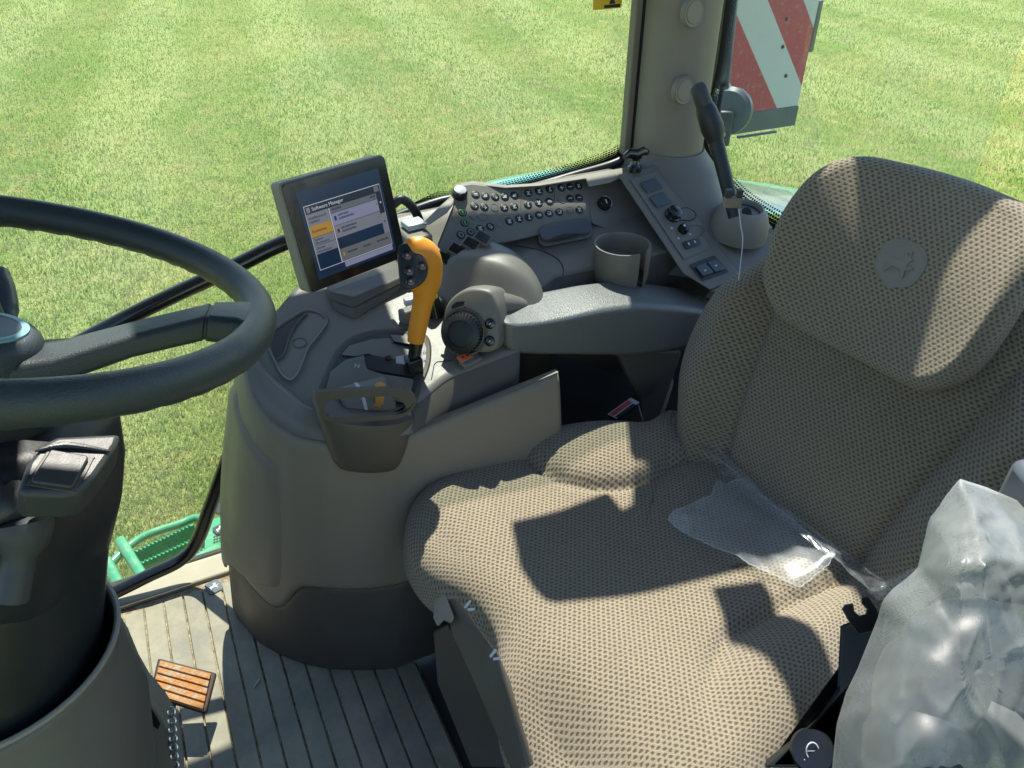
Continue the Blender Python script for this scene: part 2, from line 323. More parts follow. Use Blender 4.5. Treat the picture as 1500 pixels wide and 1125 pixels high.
def grass():
    m=bpy.data.materials.new('grass_blades'); m.use_nodes=True; t=m.node_tree; t.nodes.clear()
    out=t.nodes.new('ShaderNodeOutputMaterial'); df=t.nodes.new('ShaderNodeBsdfDiffuse'); tl=t.nodes.new('ShaderNodeBsdfTranslucent'); gl=t.nodes.new('ShaderNodeBsdfGlossy'); gl.inputs['Roughness'].default_value=.45
    mx=t.nodes.new('ShaderNodeMixShader'); mx2=t.nodes.new('ShaderNodeMixShader'); ge=t.nodes.new('ShaderNodeNewGeometry'); rnd=S(t,ge.outputs['Random Per Island']); o=coords(t)
    n1=noise(t,o,.35,5,.6); n2=noise(t,o,3.2,5,.65)
    sp_=t.nodes.new('ShaderNodeSeparateXYZ'); t.links.new(o,sp_.inputs[0]); worn=S(t,sp_.outputs[1]).step(6.5,2.6)*S(t,sp_.outputs[0]).step(3.5,.0)
    dry=((n2-.5)*1.9+(n1-.5)*1.3+rnd*.5+worn*.22).step(.0,.56)
    c=mixc(t,rnd,(.15,.265,.035),(.25,.36,.065)); c=mixc(t,dry*.8,c,(.47,.42,.20)); c=mixc(t,mowband(t,o)*.34,c,(.40,.47,.18))
    t.links.new(c,df.inputs[0]); t.links.new(c,tl.inputs[0]); mx.inputs[0].default_value=.45; mx2.inputs[0].default_value=.06
    t.links.new(df.outputs[0],mx.inputs[1]); t.links.new(tl.outputs[0],mx.inputs[2]); t.links.new(mx.outputs[0],mx2.inputs[1]); t.links.new(gl.outputs[0],mx2.inputs[2]); t.links.new(mx2.outputs[0],out.inputs[0])
    n=560000; u=rng.random(n); r0,r1=2.6,34.
    r=(r0**-.15+(r1**-.15-r0**-.15)*u)**(-1/.15); az=YAW+rng.uniform(-.74,.74,n)
    # tufts: pull blades toward clump centres
    x=np.sin(az)*r; y=np.cos(az)*r
    h1=np.array([.5+.5*mn.noise((a*6.,b*6.,1.))+.35*mn.noise((a*17.,b*17.,5.)) for a,b in zip(x,y)]).clip(0,1)
    hgt=(rng.uniform(.016,.046,n)*(.55+.9*h1))*(1+r*.02); w=(.0015+.00026*r)*rng.uniform(.7,1.4,n); th=rng.uniform(0,2*np.pi,n); le=rng.uniform(.05,.75,n)*hgt; la=rng.uniform(0,2*np.pi,n)
    z0=np.array([.03*mn.noise((a*.35,b*.35,2.)) for a,b in zip(x[::1],y[::1])])+GZ-.004
    dx,dy=np.cos(th)*w,np.sin(th)*w; lx,ly=np.cos(la)*le,np.sin(la)*le
    vs=np.zeros((n,5,3))
    for i,(sx,f) in enumerate(((-1,0),(1,0),(-.75,.55),(.75,.55),(0,1))):
        vs[:,i,0]=x+dx*sx+lx*f*f; vs[:,i,1]=y+dy*sx+ly*f*f; vs[:,i,2]=z0+hgt*f*(1-.25*f*np.minimum(1,le/hgt))
    me=bpy.data.meshes.new('grass'); me.vertices.add(n*5); me.vertices.foreach_set('co',vs.ravel())
    base=np.arange(n)*5; li=np.stack([base,base+1,base+3,base+2,base+2,base+3,base+4],1).ravel()
    me.loops.add(n*7); me.loops.foreach_set('vertex_index',li.astype(np.int32)); me.polygons.add(n*2)
    ls=np.stack([np.arange(n)*7,np.arange(n)*7+4],1).ravel(); me.polygons.foreach_set('loop_start',ls.astype(np.int32)); me.polygons.foreach_set('loop_total',np.tile([4,3],n).astype(np.int32))
    me.update(); me.validate(); me.materials.append(m); g=bpy.data.objects.new('grass',me); COL.objects.link(g); tag(g,'short mown backlit grass with dry straw patches across the field','grass','stuff'); OFF['grass']=V(0,0,0)
grass()
# ================================================================== cab floor and sill
WY=1.55
def floor():
    b=B(); b.box((.45,.72,-.03),(1.25,.86,.02)); o=b.out('cab_floor','charcoal'); tag(o,kind='structure')
    b=B(); b.prism([(-.95,1.49,-.02),(1.1,1.49,-.02),(1.1,1.565,-.02),(-.95,1.565,-.02)],(0,0,1),.028)
    m=plastic('sill_plastic',(.33,.29,.21),.6,dust=.4); o=b.out('door_sill',m,bevel=.006); tag(o,kind='structure')
    b=B(); b.tube([(-.95,1.578,.0),(.1,1.578,.0),(1.1,1.578,.0)],.008,8); o=b.out('door_seal','black'); tag(o,kind='structure')
floor()
def mat():
    T=thing('floor_mat','grooved grey rubber floor mat with dusty tan channels between steering column and console','floor mat',(-.1,1.0,-.008))
    m,t,b=newmat('mat_rubber'); o=coords(t,'Object'); sp=t.nodes.new('ShaderNodeSeparateXYZ'); t.links.new(o,sp.inputs[0]); 
    d=noise(t,o,7,6,.7).step(.35,.7); d2=noise(t,o,90,3)
    t.links.new(mixc(t,d*.6+d2*.25,(.175,.162,.128),(.37,.32,.225)),b.inputs['Base Color']); b.inputs['Roughness'].default_value=.7; bump(t,b,d2,.0006)
    m2,t,b=newmat('mat_dirt'); o=coords(t,'Object'); d=noise(t,o,60,5,.75).step(.35,.68)
    t.links.new(mixc(t,d,(.17,.135,.09),(.50,.40,.25)),b.inputs['Base Color']); b.inputs['Roughness'].default_value=.95; bump(t,b,d,.002)
    x0,x1,y0,y1=-.62,.27,.2,1.485; b=B(); b.box(((x0+x1)/2,(y0+y1)/2,-.004),((x1-x0)/2,(y1-y0)/2,.003)); b.out('groove_bed',m2,T)
    b=B(); pitch=.0445; x=x0; i=0
    while x<x1-.03:
        w=pitch*.905; top=y1-.022; n=14; pts=[]
        b.prism([(x,y0,-.001),(x+w,y0,-.001),(x+w,top,-.001),(x,top,-.001)],(0,0,1),.0065); x+=pitch; i+=1
    b.out('ribbed_pad',m,T,bevel=.0012,seg=1)
    # small shield badge moulded on the mat
    c=Zp(313,860,.007); fr=(c,V(.97,.25,0),V(-.25,.97,0),V(0,0,1)); bb=B()
    bb.prism([fr[0]+fr[1]*x*.017+fr[2]*y*.02 for x,y in rrect(1,1,.35,4)],(0,0,1),.0015,0); deer(bb,(c+V(0,0,.0015),fr[1],fr[2],fr[3]),.03,1,.0006); bb.out('deer_badge',['steel','silver'],T,smooth=False)
mat()
b=B(); a=Zp(372,1007,.0075); q=Zp(380,995,.0075); b.tube([a,(a+q)/2+V(0,0,.0006),q],.0016,8); o=b.out('paper_stick','white'); tag(o,'tiny white paper stick lying on the ribbed rubber mat','litter')
# ================================================================== windows
def pane_grid(P00,P10,P11,P01,nu=2,nv=2):
    vs=[]; 
    for j in range(nv):
        for i in range(nu):
            u,v=i/(nu-1),j/(nv-1); vs.append((P00*(1-u)+P10*u)*(1-v)+(P01*(1-u)+P11*u)*v)
    return vs,gridfaces(nv,nu)
def frit_strip(name,edge,inner,parent):
    """edge: points along the glass border, inner: matching points where the dots have faded out"""
    E=spline(edge,60); I=spline(inner,60); L=np.concatenate([[0],np.cumsum(np.linalg.norm(np.diff(E,axis=0),axis=1))])
    vs=[];uv=[]
    for i in range(60):
        for k in range(4):
            f=k/3; vs.append(E[i]*(1-f)+I[i]*f); uv.append((L[i],f))
    return mk(name,vs,gridfaces(60,4),'frit',parent,uv=uv,sharp=0)
T=thing('side_window','large clear side window pane with yellow sticker and dotted black lower edge','window',(.2,WY,.0))
g=B(); g.box((.19,WY+.006,.83),(.885,.002,.86)); g.out('pane','glass',T)
yo=WY-.0
edge=[Yp(*q,yo) for q in ((600,300),(680,291),(760,276),(830,256),(890,238),(925,215),(932,170))]
inn=[Yp(*q,yo) for q in ((640,280),(700,274),(765,258),(830,240),(880,224),(914,204),(926,165))]
frit_strip('frit_band',edge,inn,T)
st=B(); c=Yp(891,-14,yo); st.prism([c+V(1,0,0)*x+V(0,0,1)*z for x,z in rrect(.036,.036,.004,3)],(0,-1,0),.0012); 
c2=Yp(897,2,yo-.0014); st.prism([c2+V(x*.008,0,z*.008) for x,z in ((-1,-.6),(1,-.6),(.2,1.2),(-.2,1.2))],(0,-1,0),.0006,1); st.prism([c2+V(x*.02,0,z*.003-.009) for x,z in ((-1,-1),(1,-1),(1,1),(-1,1))],(0,-1,0),.0005,1)
st.out('warning_sticker',['yellow','black'],T,smooth=False)
# lower black seal between console and glass
b=B(); b.tube(spline([V(.3,WY-.012,.80),Yp(640,297,WY-.012),Yp(700,292,WY-.012),Yp(770,278,WY-.012),Yp(840,258,WY-.012),Yp(900,240,WY-.012),Yp(928,222,WY-.012)],40),.012,10); b.out('window_seal','black',T)
# rear quarter window
T=thing('rear_quarter_window','rear quarter window beside the pillar with dotted black border','window',(1.4,1.5,.7))
RQ=lambda u,v: Pp(u,v,RQ0,RQn)
RQ0=V(1.315,1.545,.9); RQd=V(.93,-.36,0); RQd/=np.linalg.norm(RQd); RQn=V(RQd[1],-RQd[0],0)
q=[RQ0+RQd*a+V(0,0,z) for a,z in ((-.02,-.32),(.75,-.32),(.75,.85),(-.02,.85))]
g=B(); g.prism(q,RQn*-1,.004); g.out('pane','glass',T)
rq=lambda u,v: RQ(u,v)+RQn*.003*np.sign(RQn@(CAM-RQ0))
edge=[rq(*q) for q in ((1066,-30),(1050,90),(1030,190),(1040,240),(1068,287),(1100,318),(1150,350),(1200,378))]
inn=[rq(*q) for q in ((1084,-30),(1064,90),(1046,180),(1060,235),(1088,270),(1118,292),(1168,320),(1220,345))]
frit_strip('frit_band',edge,inn,T)
b=B(); b.tube(spline([rq(1060,-40),rq(1044,90),rq(1024,190),rq(1034,245),rq(1064,294),rq(1098,326),rq(1152,362),rq(1210,395)],40),.011,10); b.out('window_seal','black',T)
# wiper arm / strut behind the glass edge
T=thing('gas_strut','black gas strut standing along the edge of the rear quarter window','strut',Dp(1056,170,1.9))
b=B(); b.tube([Dp(1075,-40,1.9),Dp(1062,95,1.9),Dp(1058,128,1.9)],.0165,14); b.out('cylinder','black',T)
b=B(); b.tube([Dp(1058,126,1.9),Dp(1051,172,1.9)],.007,10); b.out('rod','charcoal',T)
# ================================================================== grab rail of the right door
T=thing('door_rail','black tubular rail loop on the right door behind monitor and console','rail',(0,WY-.03,.0))
P=[Yp(20,548,WY),Yp(60,521,WY),Yp(200,446,WY),Yp(330,385,WY),Yp(395,353,WY),Yp(425,343,WY),Yp(445,352,WY),Yp(447,385,WY),Yp(432,440,WY),Yp(390,528,WY),Yp(348,612,WY),Yp(305,728,WY),Yp(286,778,WY),Yp(262,806,WY),Yp(215,829,WY),Yp(150,860,WY),Yp(40,905,WY)]
P=[p+V(0,-.035,0) for p in P]
P+=[V(-.56,P[-1][1],.06),V(-.60,P[-1][1],.16),V(-.56,P[-1][1],.46),V(-.48,P[-1][1],.56)]
b=B(); b.tube(spline(P,170,True),.0165,14,closed=True); b.out('tube','gloss',T)
# ================================================================== corner pillar
def pillar():
    T=thing('corner_pillar','grey beige moulded corner pillar with round caps between two windows','pillar',(1.18,1.5,.85))
    x0,x1=1.062,1.228; secs=[]
    def sec(z,xa,xb,yn,yf,n=28):
        o=[]
        for i in range(n):
            a=math.pi*i/(n-1); c=(xa+xb)/2; o.append(V(c-math.cos(a)*(xb-xa)/2*(1 if True else 1),yf-(yf-yn)*math.sin(a)**.8,z))
        return o+[V(xb,yf+.03,z),V(xa,yf+.03,z)]
    for z,g in ((.905,0),(.93,.0),(1.1,0),(1.4,0),(1.72,0)): secs.append(sec(z,x0-g,x1+g,1.405,1.53))
    vs,fs=loft(secs); mk('trim_cover',vs,fs,'trim',T,bevel=.004)
    secs=[sec(z,x0-a,x1+c,yn,1.535) for z,a,c,yn in ((.70,.12,.09,1.20),(.76,.08,.06,1.25),(.82,.045,.04,1.31),(.87,.018,.03,1.36),(.9,.006,.01,1.392),(.91,.002,.003,1.398))]
    vs,fs=loft(secs); mk('base_flare',vs,fs,'deck',T)
    for (u,v,r) in ((1014,18,.030),(1000,132,.030)):
        c=Yp(u,v,1.402); ax=V(.12,-1,.05); bb=B(); bb.lathe(c-V(*ax)*.004,ax,[(r,0),(r,.010),(r*.93,.013),(r*.78,.0105),(r*.74,.0105),(r*.70,.012),(.001,.0125)],40); bb.out('screw_cap','trim',T)
    b=B(); b.box((x0-.011,1.535,1.31),(.009,.012,.42)); b.out('seal_strip','taupe',T,bevel=.003)
    b=B(); b.box((x0-.001,1.53,1.31),(.0022,.012,.42)); b.out('seal_gap','black',T)
    b=B(); b.box((x1+.010,1.52,1.31),(.009,.012,.42)); b.out('seal_strip','taupe',T,bevel=.003)
pillar()
# ================================================================== things outside the cab
def fender():
    T=thing('rear_fender','glossy green rear fender curving outside below the windows','fender',(1.1,1.8,.2))
    yf=1.98; P=[Yp(u,v,yf) for u,v in ((560,400),(608,322),(640,293),(700,265),(760,251),(830,241),(930,236),(1075,259),(1130,267),(1190,284),(1290,345))]
    Q=spline(P,50); secs=[]; vs=[]; ys=[(1.60,-.012),(1.66,0),(1.8,.006),(1.92,.004),(1.965,-.004),(1.985,-.02),(1.99,-.06)]
    c=V(1.25,0,-.3)
    for y,dz in ys:
        for p in Q: vs.append((p[0],y,p[2]+dz))
    mk('top_panel',vs,gridfaces(len(ys),50),'fender',T,sharp=0)
fender()
def board():
    T=thing('warning_board','red and white diagonal striped warning board on dark bar outside the rear window','warning board',Dp(1115,195,2.45))
    m,t,b=newmat('striped_reflector'); sp=t.nodes.new('ShaderNodeSeparateXYZ'); uv=coords(t,'UV'); t.links.new(uv,sp.inputs[0])
    s=(S(t,sp.outputs[0])-S(t,sp.outputs[1])*.75*-1.)/.262
    k=s.fract(); st=k.step(.495,.505)
    ds=noise(t,uv,55,4,.75).step(.5,.72); sc=noise(t,uv,1,3,.7,scl=(400,60,1)).step(.66,.74)
    c=mixc(t,st,(.50,.03,.06),(.62,.60,.62)); c=mixc(t,ds*.2+sc*.25,c,(.6,.6,.55)); t.links.new(c,b.inputs['Base Color']); b.inputs['Roughness'].default_value=.4
    P0=Dp(1050,170,2.45); h=CR*.92+_H*.4; h/=np.linalg.norm(h); n=np.cross(h,V(0,0,1)); 
    w,ht=.32,.46; th=n*.004
    vs=[];uv_=[]
    for s_ in (0,1):
        for a,z in ((0,0),(w,0),(w,ht),(0,ht)): vs.append(P0+h*a+V(0,0,z)+th*s_); uv_.append((a-.142+.3,z))
    mk('striped_panel',vs,[(0,1,2,3),(7,6,5,4),(0,4,5,1),(1,5,6,2),(2,6,7,3),(3,7,4,0)],m,T,uv=uv_,smooth=False)
    b=B(); b.box(P0+h*(w/2)+V(0,0,-.034)-n*.006,(w/2+.006,.012,.033),(h,n,V(0,0,1))); b.box(P0+h*(w/2+.02)+V(0,0,-.082)-n*.006,(.08,.006,.004),(h,n,V(0,0,1)))
    b.out('base_bar','steel',T,bevel=.003)
    b=B(); b.box(P0+h*(w+.008)+V(0,0,.24),(.007,.008,.075),(h,n,V(0,0,1))); b.out('edge_clip','steel',T,bevel=.002)
    for a,z in ((.085,.36),(.15,.375),(.205,.27),(.21,.19),(.245,.1)): bb=B(); bb.lathe(P0+h*a+V(0,0,z)+n*.002,n*np.sign(n@(CAM-P0)),[(.006,0),(.006,.004),(.001,.005)],10); bb.out('rivet','black',T)
    T2=thing('round_lamp','dark rounded lamp housing with deer badge in front of the warning board','lamp',Dp(1070,200,2.25))
    b=B(); c=Dp(1068,162,2.25); ax=V(-.75,-.45,.15); b.lathe(c+V(*ax)*-.04,ax,[(.002,-.035),(.035,-.028),(.058,-.01),(.066,.02),(.066,.04),(.055,.052),(.001,.054)],30); b.out('housing','blue_grey',T2)
    b=B(); b.box(Dp(1060,188,2.25),(.022,.012,.05),(CR,_H,V(0,0,1))); b.out('bracket','charcoal',T2,bevel=.006)
    bb=B(); c=Dp(1059,197,2.2); fr=(c,CR,V(0,0,1),-_H); bb.prism([c+CR*x*.012+V(0,0,1)*y*.013 for x,y in rrect(1,1,.3,3)],-_H,.003,0); deer(bb,(c-_H*.0035,CR,V(0,0,1),-_H),.02,1); bb.out('deer_badge',['black','white'],T2,smooth=False)
board()
def step():
    T=thing('access_step','green steel access step with slotted toothed treads outside the right sill','step',(-.25,1.75,-.42))
    # upper deck: frame loop with toothed bars
    z=-.28
    fr=[(150,845),(200,792),(262,768),(287,759),(305,766),(312,790),(300,812),(240,842),(170,872)]
    pts=[Zp(u,v,z) for u,v in fr]
    b=B(); b.tube(spline(pts,60,True),.013,10,closed=True); b.out('frame_loop','green',T)
    for (a,c) in (((190,812),(283,768)),((205,826),(300,783)),((225,842),(305,801)),((176,848),(200,866))):
        A=Zp(*a,z-.005); C_=Zp(*c,z-.005); d=C_-A; L=np.linalg.norm(d); d/=L; s=np.cross(d,V(0,0,1)); b=B(); b.box((A+C_)/2-V(0,0,.03),(L/2,.004,.03),(d,s,V(0,0,1)))
        k=int(L/.012)
        for i in range(k): b.prism([A+d*(i*.012)+s*.004,A+d*(i*.012+.009)+s*.004,A+d*(i*.012+.0045)+s*.004+V(0,0,.007)],-s,.008)
        b.out('toothed_bar','green',T,smooth=False)
    for a,c in (((176,792),(212,850)),((156,822),(176,860))):
        b=B(); b.tube([Zp(*a,z+.012),Zp(*c,z+.012)],.017,12); b.out('cross_tube','green',T)
    b=B(); A=Zp(140,905,-.10); C_=Zp(345,812,-.10); b.tube(spline([A,Zp(240,858,-.10),Zp(312,818,-.12),Zp(322,812,-.16)],30),.034,14); b.out('edge_tube','green',T)
    b=B(); pts=[Zp(u,v,-.24) for u,v in ((300,762),(324,757),(328,768),(324,803),(308,808),(300,812))]; b.prism(pts,(0,0,-1),.006,0)
    c=Zp(322,775,-.235); fr=(c,V(.95,.3,0),V(-.3,.95,0),V(0,0,1)); b.prism([c+fr[1]*x*.018+fr[2]*y*.018 for x,y in rrect(1,1,.4,3)],(0,0,1),.002,1); deer(b,(c+V(0,0,.002),*fr[1:]),.03,2)
    for r in range(5):
        for k in range(4):
            p=Zp(314+k*4-r*0.,786+r*4-k*1.2,-.238); b.box(p,(.003,.0018,.0008),(fr[1],fr[2],fr[3]),1)
    b.out('decal_plate',['green','black','white'],T,smooth=False)
    T2=thing('mirror_stay','pale grey curved plastic guard standing beside the green step','guard',Zp(325,760,-.3))
    b=B(); b.tube([Zp(333,690,-.25),Zp(331,730,-.3),Zp(318,752,-.32)],[.012,.016,.012],10,flat=2.2); b.out('guard_blade','blue_grey',T2)
    T3=thing('fuel_tank','dark green tank side showing between the door rail and console','tank',Yp(352,790,1.8))
    secs=[]
    for v,u,w in ((640,372,.06),(700,366,.075),(760,366,.08),(800,368,.08),(860,370,.08)):
        c=Yp(u,v,1.85); secs.append([c+V(math.cos(a)*w,math.sin(a)*w,0) for a in np.linspace(0,2*np.pi,25)[:-1]])
    vs,fs=loft(secs); mk('tank_shell',vs,fs,'fender',T3)
step()
# ================================================================== side console
def zdk(x,y): return .685+.28*(y-1.1)+.03*sm((x-.2)/.8)+.03*sm((y-1.42)/.1)
def Dk(u,v,dz=0.):
    r=ray(u,v); a,b=.3,4.
    for _ in range(50):
        t=(a+b)/2; p=CAM+r*t
        if p[2]-zdk(p[0],p[1])-dz>0: a=t
        else: b=t
    return CAM+r*a
def dkn(p):
    e=.01; n=V(-(zdk(p[0]+e,p[1])-zdk(p[0]-e,p[1]))/(2*e),-(zdk(p[0],p[1]+e)-zdk(p[0],p[1]-e))/(2*e),1); return n/np.linalg.norm(n)
CON=thing('side_console','taupe right-hand control console with levers, keypad and cup holder between seat and window','console',(.35,1.3,0))
def console_shell():
    C=CON
    # deck sheet
    rim=spline([Dk(*q) for q in ((368,516),(384,540),(402,560),(424,578),(455,600),(520,612),(600,596),(655,556),(700,537),(760,514))],60)
    xs=list(rim[:,0]); 
    rim=np.vstack([rim,[[x_,y_,zdk(x_,y_)] for x_,y_ in ((.60,1.22),(.72,1.27),(1.0,1.26),(1.2,1.26),(1.30,1.26))]])
    far=[]
    for p in rim:
        x=p[0]; yf=np.interp(x,[.05,.09,.2,.28,.34,.6,1.05,1.15,1.22,1.32],[1.24,1.30,1.41,1.49,1.53,1.53,1.53,1.46,1.38,1.29]); far.append(V(x+.02*0,max(yf,p[1]+.01),0))
    nr=26; vs=[]
    for j in range(nr):
        f=j/(nr-1)
        for p,q in zip(rim,far):
            x=p[0]*(1-f)+q[0]*f; y=p[1]*(1-f)+q[1]*f; vs.append((x,y,zdk(x,y)))
    mk('top_deck',vs,gridfaces(nr,len(rim)),'deck',C,solid=.012,sharp=50)
    # steep band between deck rim and the outer skin, following the front of the console
    ra=spline([Dk(*q,dz=.002) for q in ((366,512),(368,518),(384,541),(402,561),(424,579),(455,601),(520,614),(602,598))],50)
    sp=spline([(358,505),(358,530),(366,562),(385,600),(412,625),(445,641),(520,650),(604,636)],50)
    lo=[Dp(u,v,depth(p)*.985) for (u,v),p in zip(sp,ra)]
    vs=[]
    for f in (0,.02,.12,.5,1): vs+= [p*(1-f)+q*f+V(0,0,-.0+.006*math.sin(math.pi*min(1,f*8)/2)*(f<.3)) for p,q in zip(ra,lo)]
    mk('side_band','' or vs,gridfaces(5,50),'deck',C,solid=.006)
    # outer skin: from the seam down to the floor line
    top=[Dp(u,v,depth(p)*.985) for (u,v),p in zip(sp,ra)]
    skirt=[(346,831),(352,841),(366,860),(385,880),(401,893),(415,891),(424,880),(432,869),(444,862),(470,864),(508,867),(545,866),(579,861),(602,854)]
    base=spline([Zp(u,v,0) for u,v in ((339,893),(345,908),(355,920),(373,941),(401,959),(437,975),(472,984),(508,987),(545,987),(577,985))],60)
    # vertical sections: parameter s along base; top curve resampled the same way then prolonged along the ridge
    ridge=[Yp(605,632,1.075),Yp(680,600,1.075),Yp(760,568,1.075),Yp(818,545,1.075)]
    tops=even(np.array([V(.115,1.40,.71),V(.08,1.36,.715)]+list(top[1:40])+[ (top[40]+ridge[0])/2 ]+ridge),120,False)
    i0=int(np.argmin([np.linalg.norm(t-top[2]) for t in tops])); i1=int(np.argmin([np.linalg.norm(t-ridge[0]) for t in tops]))
    floor_=[]
    bl=np.array([V(-.01,1.44,0),V(-.06,1.415,0)]+list(base)); bl=even(bl,i1+1,False); br=even(np.array([base[-1],V(.4,1.035,0),V(.62,1.04,0)]),120-i1,False)
    fl=np.vstack([bl,br[1:]])
    prof=lambda f: f
    def surf(i,f,o=0.):  # f 0 floor 1 top
        p=fl[i]*(1-f)+tops[i]*f; 
        t=fl[min(i+1,119)]-fl[max(i-1,0)]; n=V(t[1],-t[0],0); n/=max(1e-6,np.linalg.norm(n)); n=n if n@(V(.3,1.4,0)-fl[i])<0 else -n
        return p+n*(o+.022*math.sin(math.pi*f))
    R=30
    def build(name,fa,fb,o,mat,i_a=0,i_b=119,solid=.006,roll=True):
        vs=[]
        cols=range(i_a,i_b+1)
        for j in range(R):
            f=j/(R-1)
            for i in cols:
                a,b_=fa(i),fb(i); oo=o
                if roll: oo=o-.007*max(0,1-f*R*.6)**2-.007*max(0,1-(1-f)*R*.6)**2
                vs.append(surf(i,a*(1-f)+b_*f,oo))
        return mk(name,vs,gridfaces(R,i_b-i_a+1),mat,C,solid=solid)
    # skirt seam height as a fraction, found by sighting
    us=[];fsr=[]
    for i in range(120):
        us.append(pix(surf(i,.2))[0])
    sk=np.array(skirt,float)
    def seam(i):
        lo_,hi=0.02,.7
        for _ in range(30):
            f=(lo_+hi)/2; u,v=pix(surf(i,f)); tv=np.interp(u,sk[:,0],sk[:,1])
            if i<14: tv=min(tv,831) if u<346 else tv
            if v>tv: lo_=f
            else: hi=f
        return lo_
    sf_=[seam(i) for i in range(120)]
    notch=[0.]*120
    build('outer_skin',lambda i:sf_[i]+.004,lambda i:1.,.004,'taupe')
    build('kick_skirt',lambda i:-.0,lambda i:sf_[i]+.012,-.003,'taupe_dark')
    # access panel on the rounded front, its own proud plate
    pl=[(350,632),(352,618),(360,625),(372,640),(388,660),(398,680),(404,705),(407,740),(408,800),(407,860),(402,872),(392,874),(378,866),(360,850),(350,835),(347,800),(349,700)]
    def surff(i,f,o):
        a=int(min(118,max(0,math.floor(i)))); k=i-a; return surf(a,f,o)*(1-k)+surf(a+1,f,o)*k
    def on_skin(u,v,o):
        bi,bf,bd=0,0,1e9
        for i in range(0,i1,2):
            for f in np.linspace(.1,1,19):
                P_=surf(i,f,o); pu,pv=pix(P_); d=(pu-u)**2+(pv-v)**2
                t=surf(min(i+1,119),f,o)-surf(max(i-1,0),f,o); 
                if (t[1]*(P_-CAM)[0]-t[0]*(P_-CAM)[1])>0: d+=0
                if d<bd: bd,bi,bf=d,float(i),float(f)
        si,sf=1.,.03
        for _ in range(40):
            imp=False
            for di,df in ((si,0),(-si,0),(0,sf),(0,-sf)):
                ni,nf=min(119,max(0,bi+di)),min(1,max(.02,bf+df)); pu,pv=pix(surff(ni,nf,o)); d=(pu-u)**2+(pv-v)**2
                if d<bd-1e-9: bd,bi,bf=d,ni,nf; imp=True
            if not imp: si*=.5; sf*=.5
        return bi,bf
    edge=np.array([(352,617),(360,624),(372,640),(388,660),(398,680),(404,705),(407,740),(408,800),(407,860),(402,873),(392,876)],float)
    rows_,cols_=60,20; vs=[]
    U=[[pix(surf(i,f,.008)) for i in range(0,i1)] for f in np.linspace(.97,.16,160)]
    keep=[]
    for f,row in zip(np.linspace(.97,.16,160),U):
        us=np.array([q[0] for q in row]); vs_=np.array([q[1] for q in row]); k0=int(us.argmin()); kk=None
        for k in range(k0,len(us)-1):
            ue=np.interp(vs_[k],edge[:,1],edge[:,0]); low=np.interp(us[k],[346,352,366,380,392,402],[826,832,850,868,876,873])
            if us[k]>=ue or vs_[k]>low: kk=k; break
        if kk is not None and 622<vs_[kk]<877 and kk-k0>=1: keep.append((f,k0,kk))
    keep=np.array(keep); fr_=np.linspace(keep[0][0],keep[-1][0],rows_); order=np.argsort(keep[:,0])
    kl=np.interp(fr_,keep[order,0],np.convolve(np.pad(keep[order,1],4,'edge'),np.ones(9)/9,'valid')); kr=np.interp(fr_,keep[order,0],np.convolve(np.pad(keep[order,2],9,'edge'),np.ones(19)/19,'valid'))
    for r_ in range(rows_):
        for c_ in range(cols_):
            q=c_/(cols_-1); l_=max(0,kl[r_]-4); ed=min(r_/3,(rows_-1-r_)/3,(cols_-1-c_)/2.); o2=.0035+.0075*math.sqrt(1-(1-min(1,ed))**2)
            vs.append(surff(l_+(max(kr[r_],l_+.5)-l_)*q,fr_[r_],o2))
    mk('access_panel',vs,gridfaces(rows_,cols_),'taupe',C,sharp=60)
    # storage slot behind the ridge: thin inner wall, floor and deck-side wall
    a=Yp(605,632,1.075);b_=Yp(818,545,1.075); 
    vs=[a,b_,b_+V(0,.012,0),a+V(0,.012,0),a+V(0,.012,-.2),b_+V(0,.012,-.2)]
    mk('slot_wall',vs,[(0,1,2,3),(3,2,5,4)],'taupe',C,smooth=False)
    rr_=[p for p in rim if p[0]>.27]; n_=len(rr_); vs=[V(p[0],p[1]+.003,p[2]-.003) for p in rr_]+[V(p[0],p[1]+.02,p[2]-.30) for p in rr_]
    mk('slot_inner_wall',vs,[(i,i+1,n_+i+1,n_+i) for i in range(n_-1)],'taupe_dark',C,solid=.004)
    # rear part of the inner side, coloured dark for the shade under the armrest
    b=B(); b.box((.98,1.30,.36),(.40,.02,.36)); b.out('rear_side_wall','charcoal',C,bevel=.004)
console_shell()
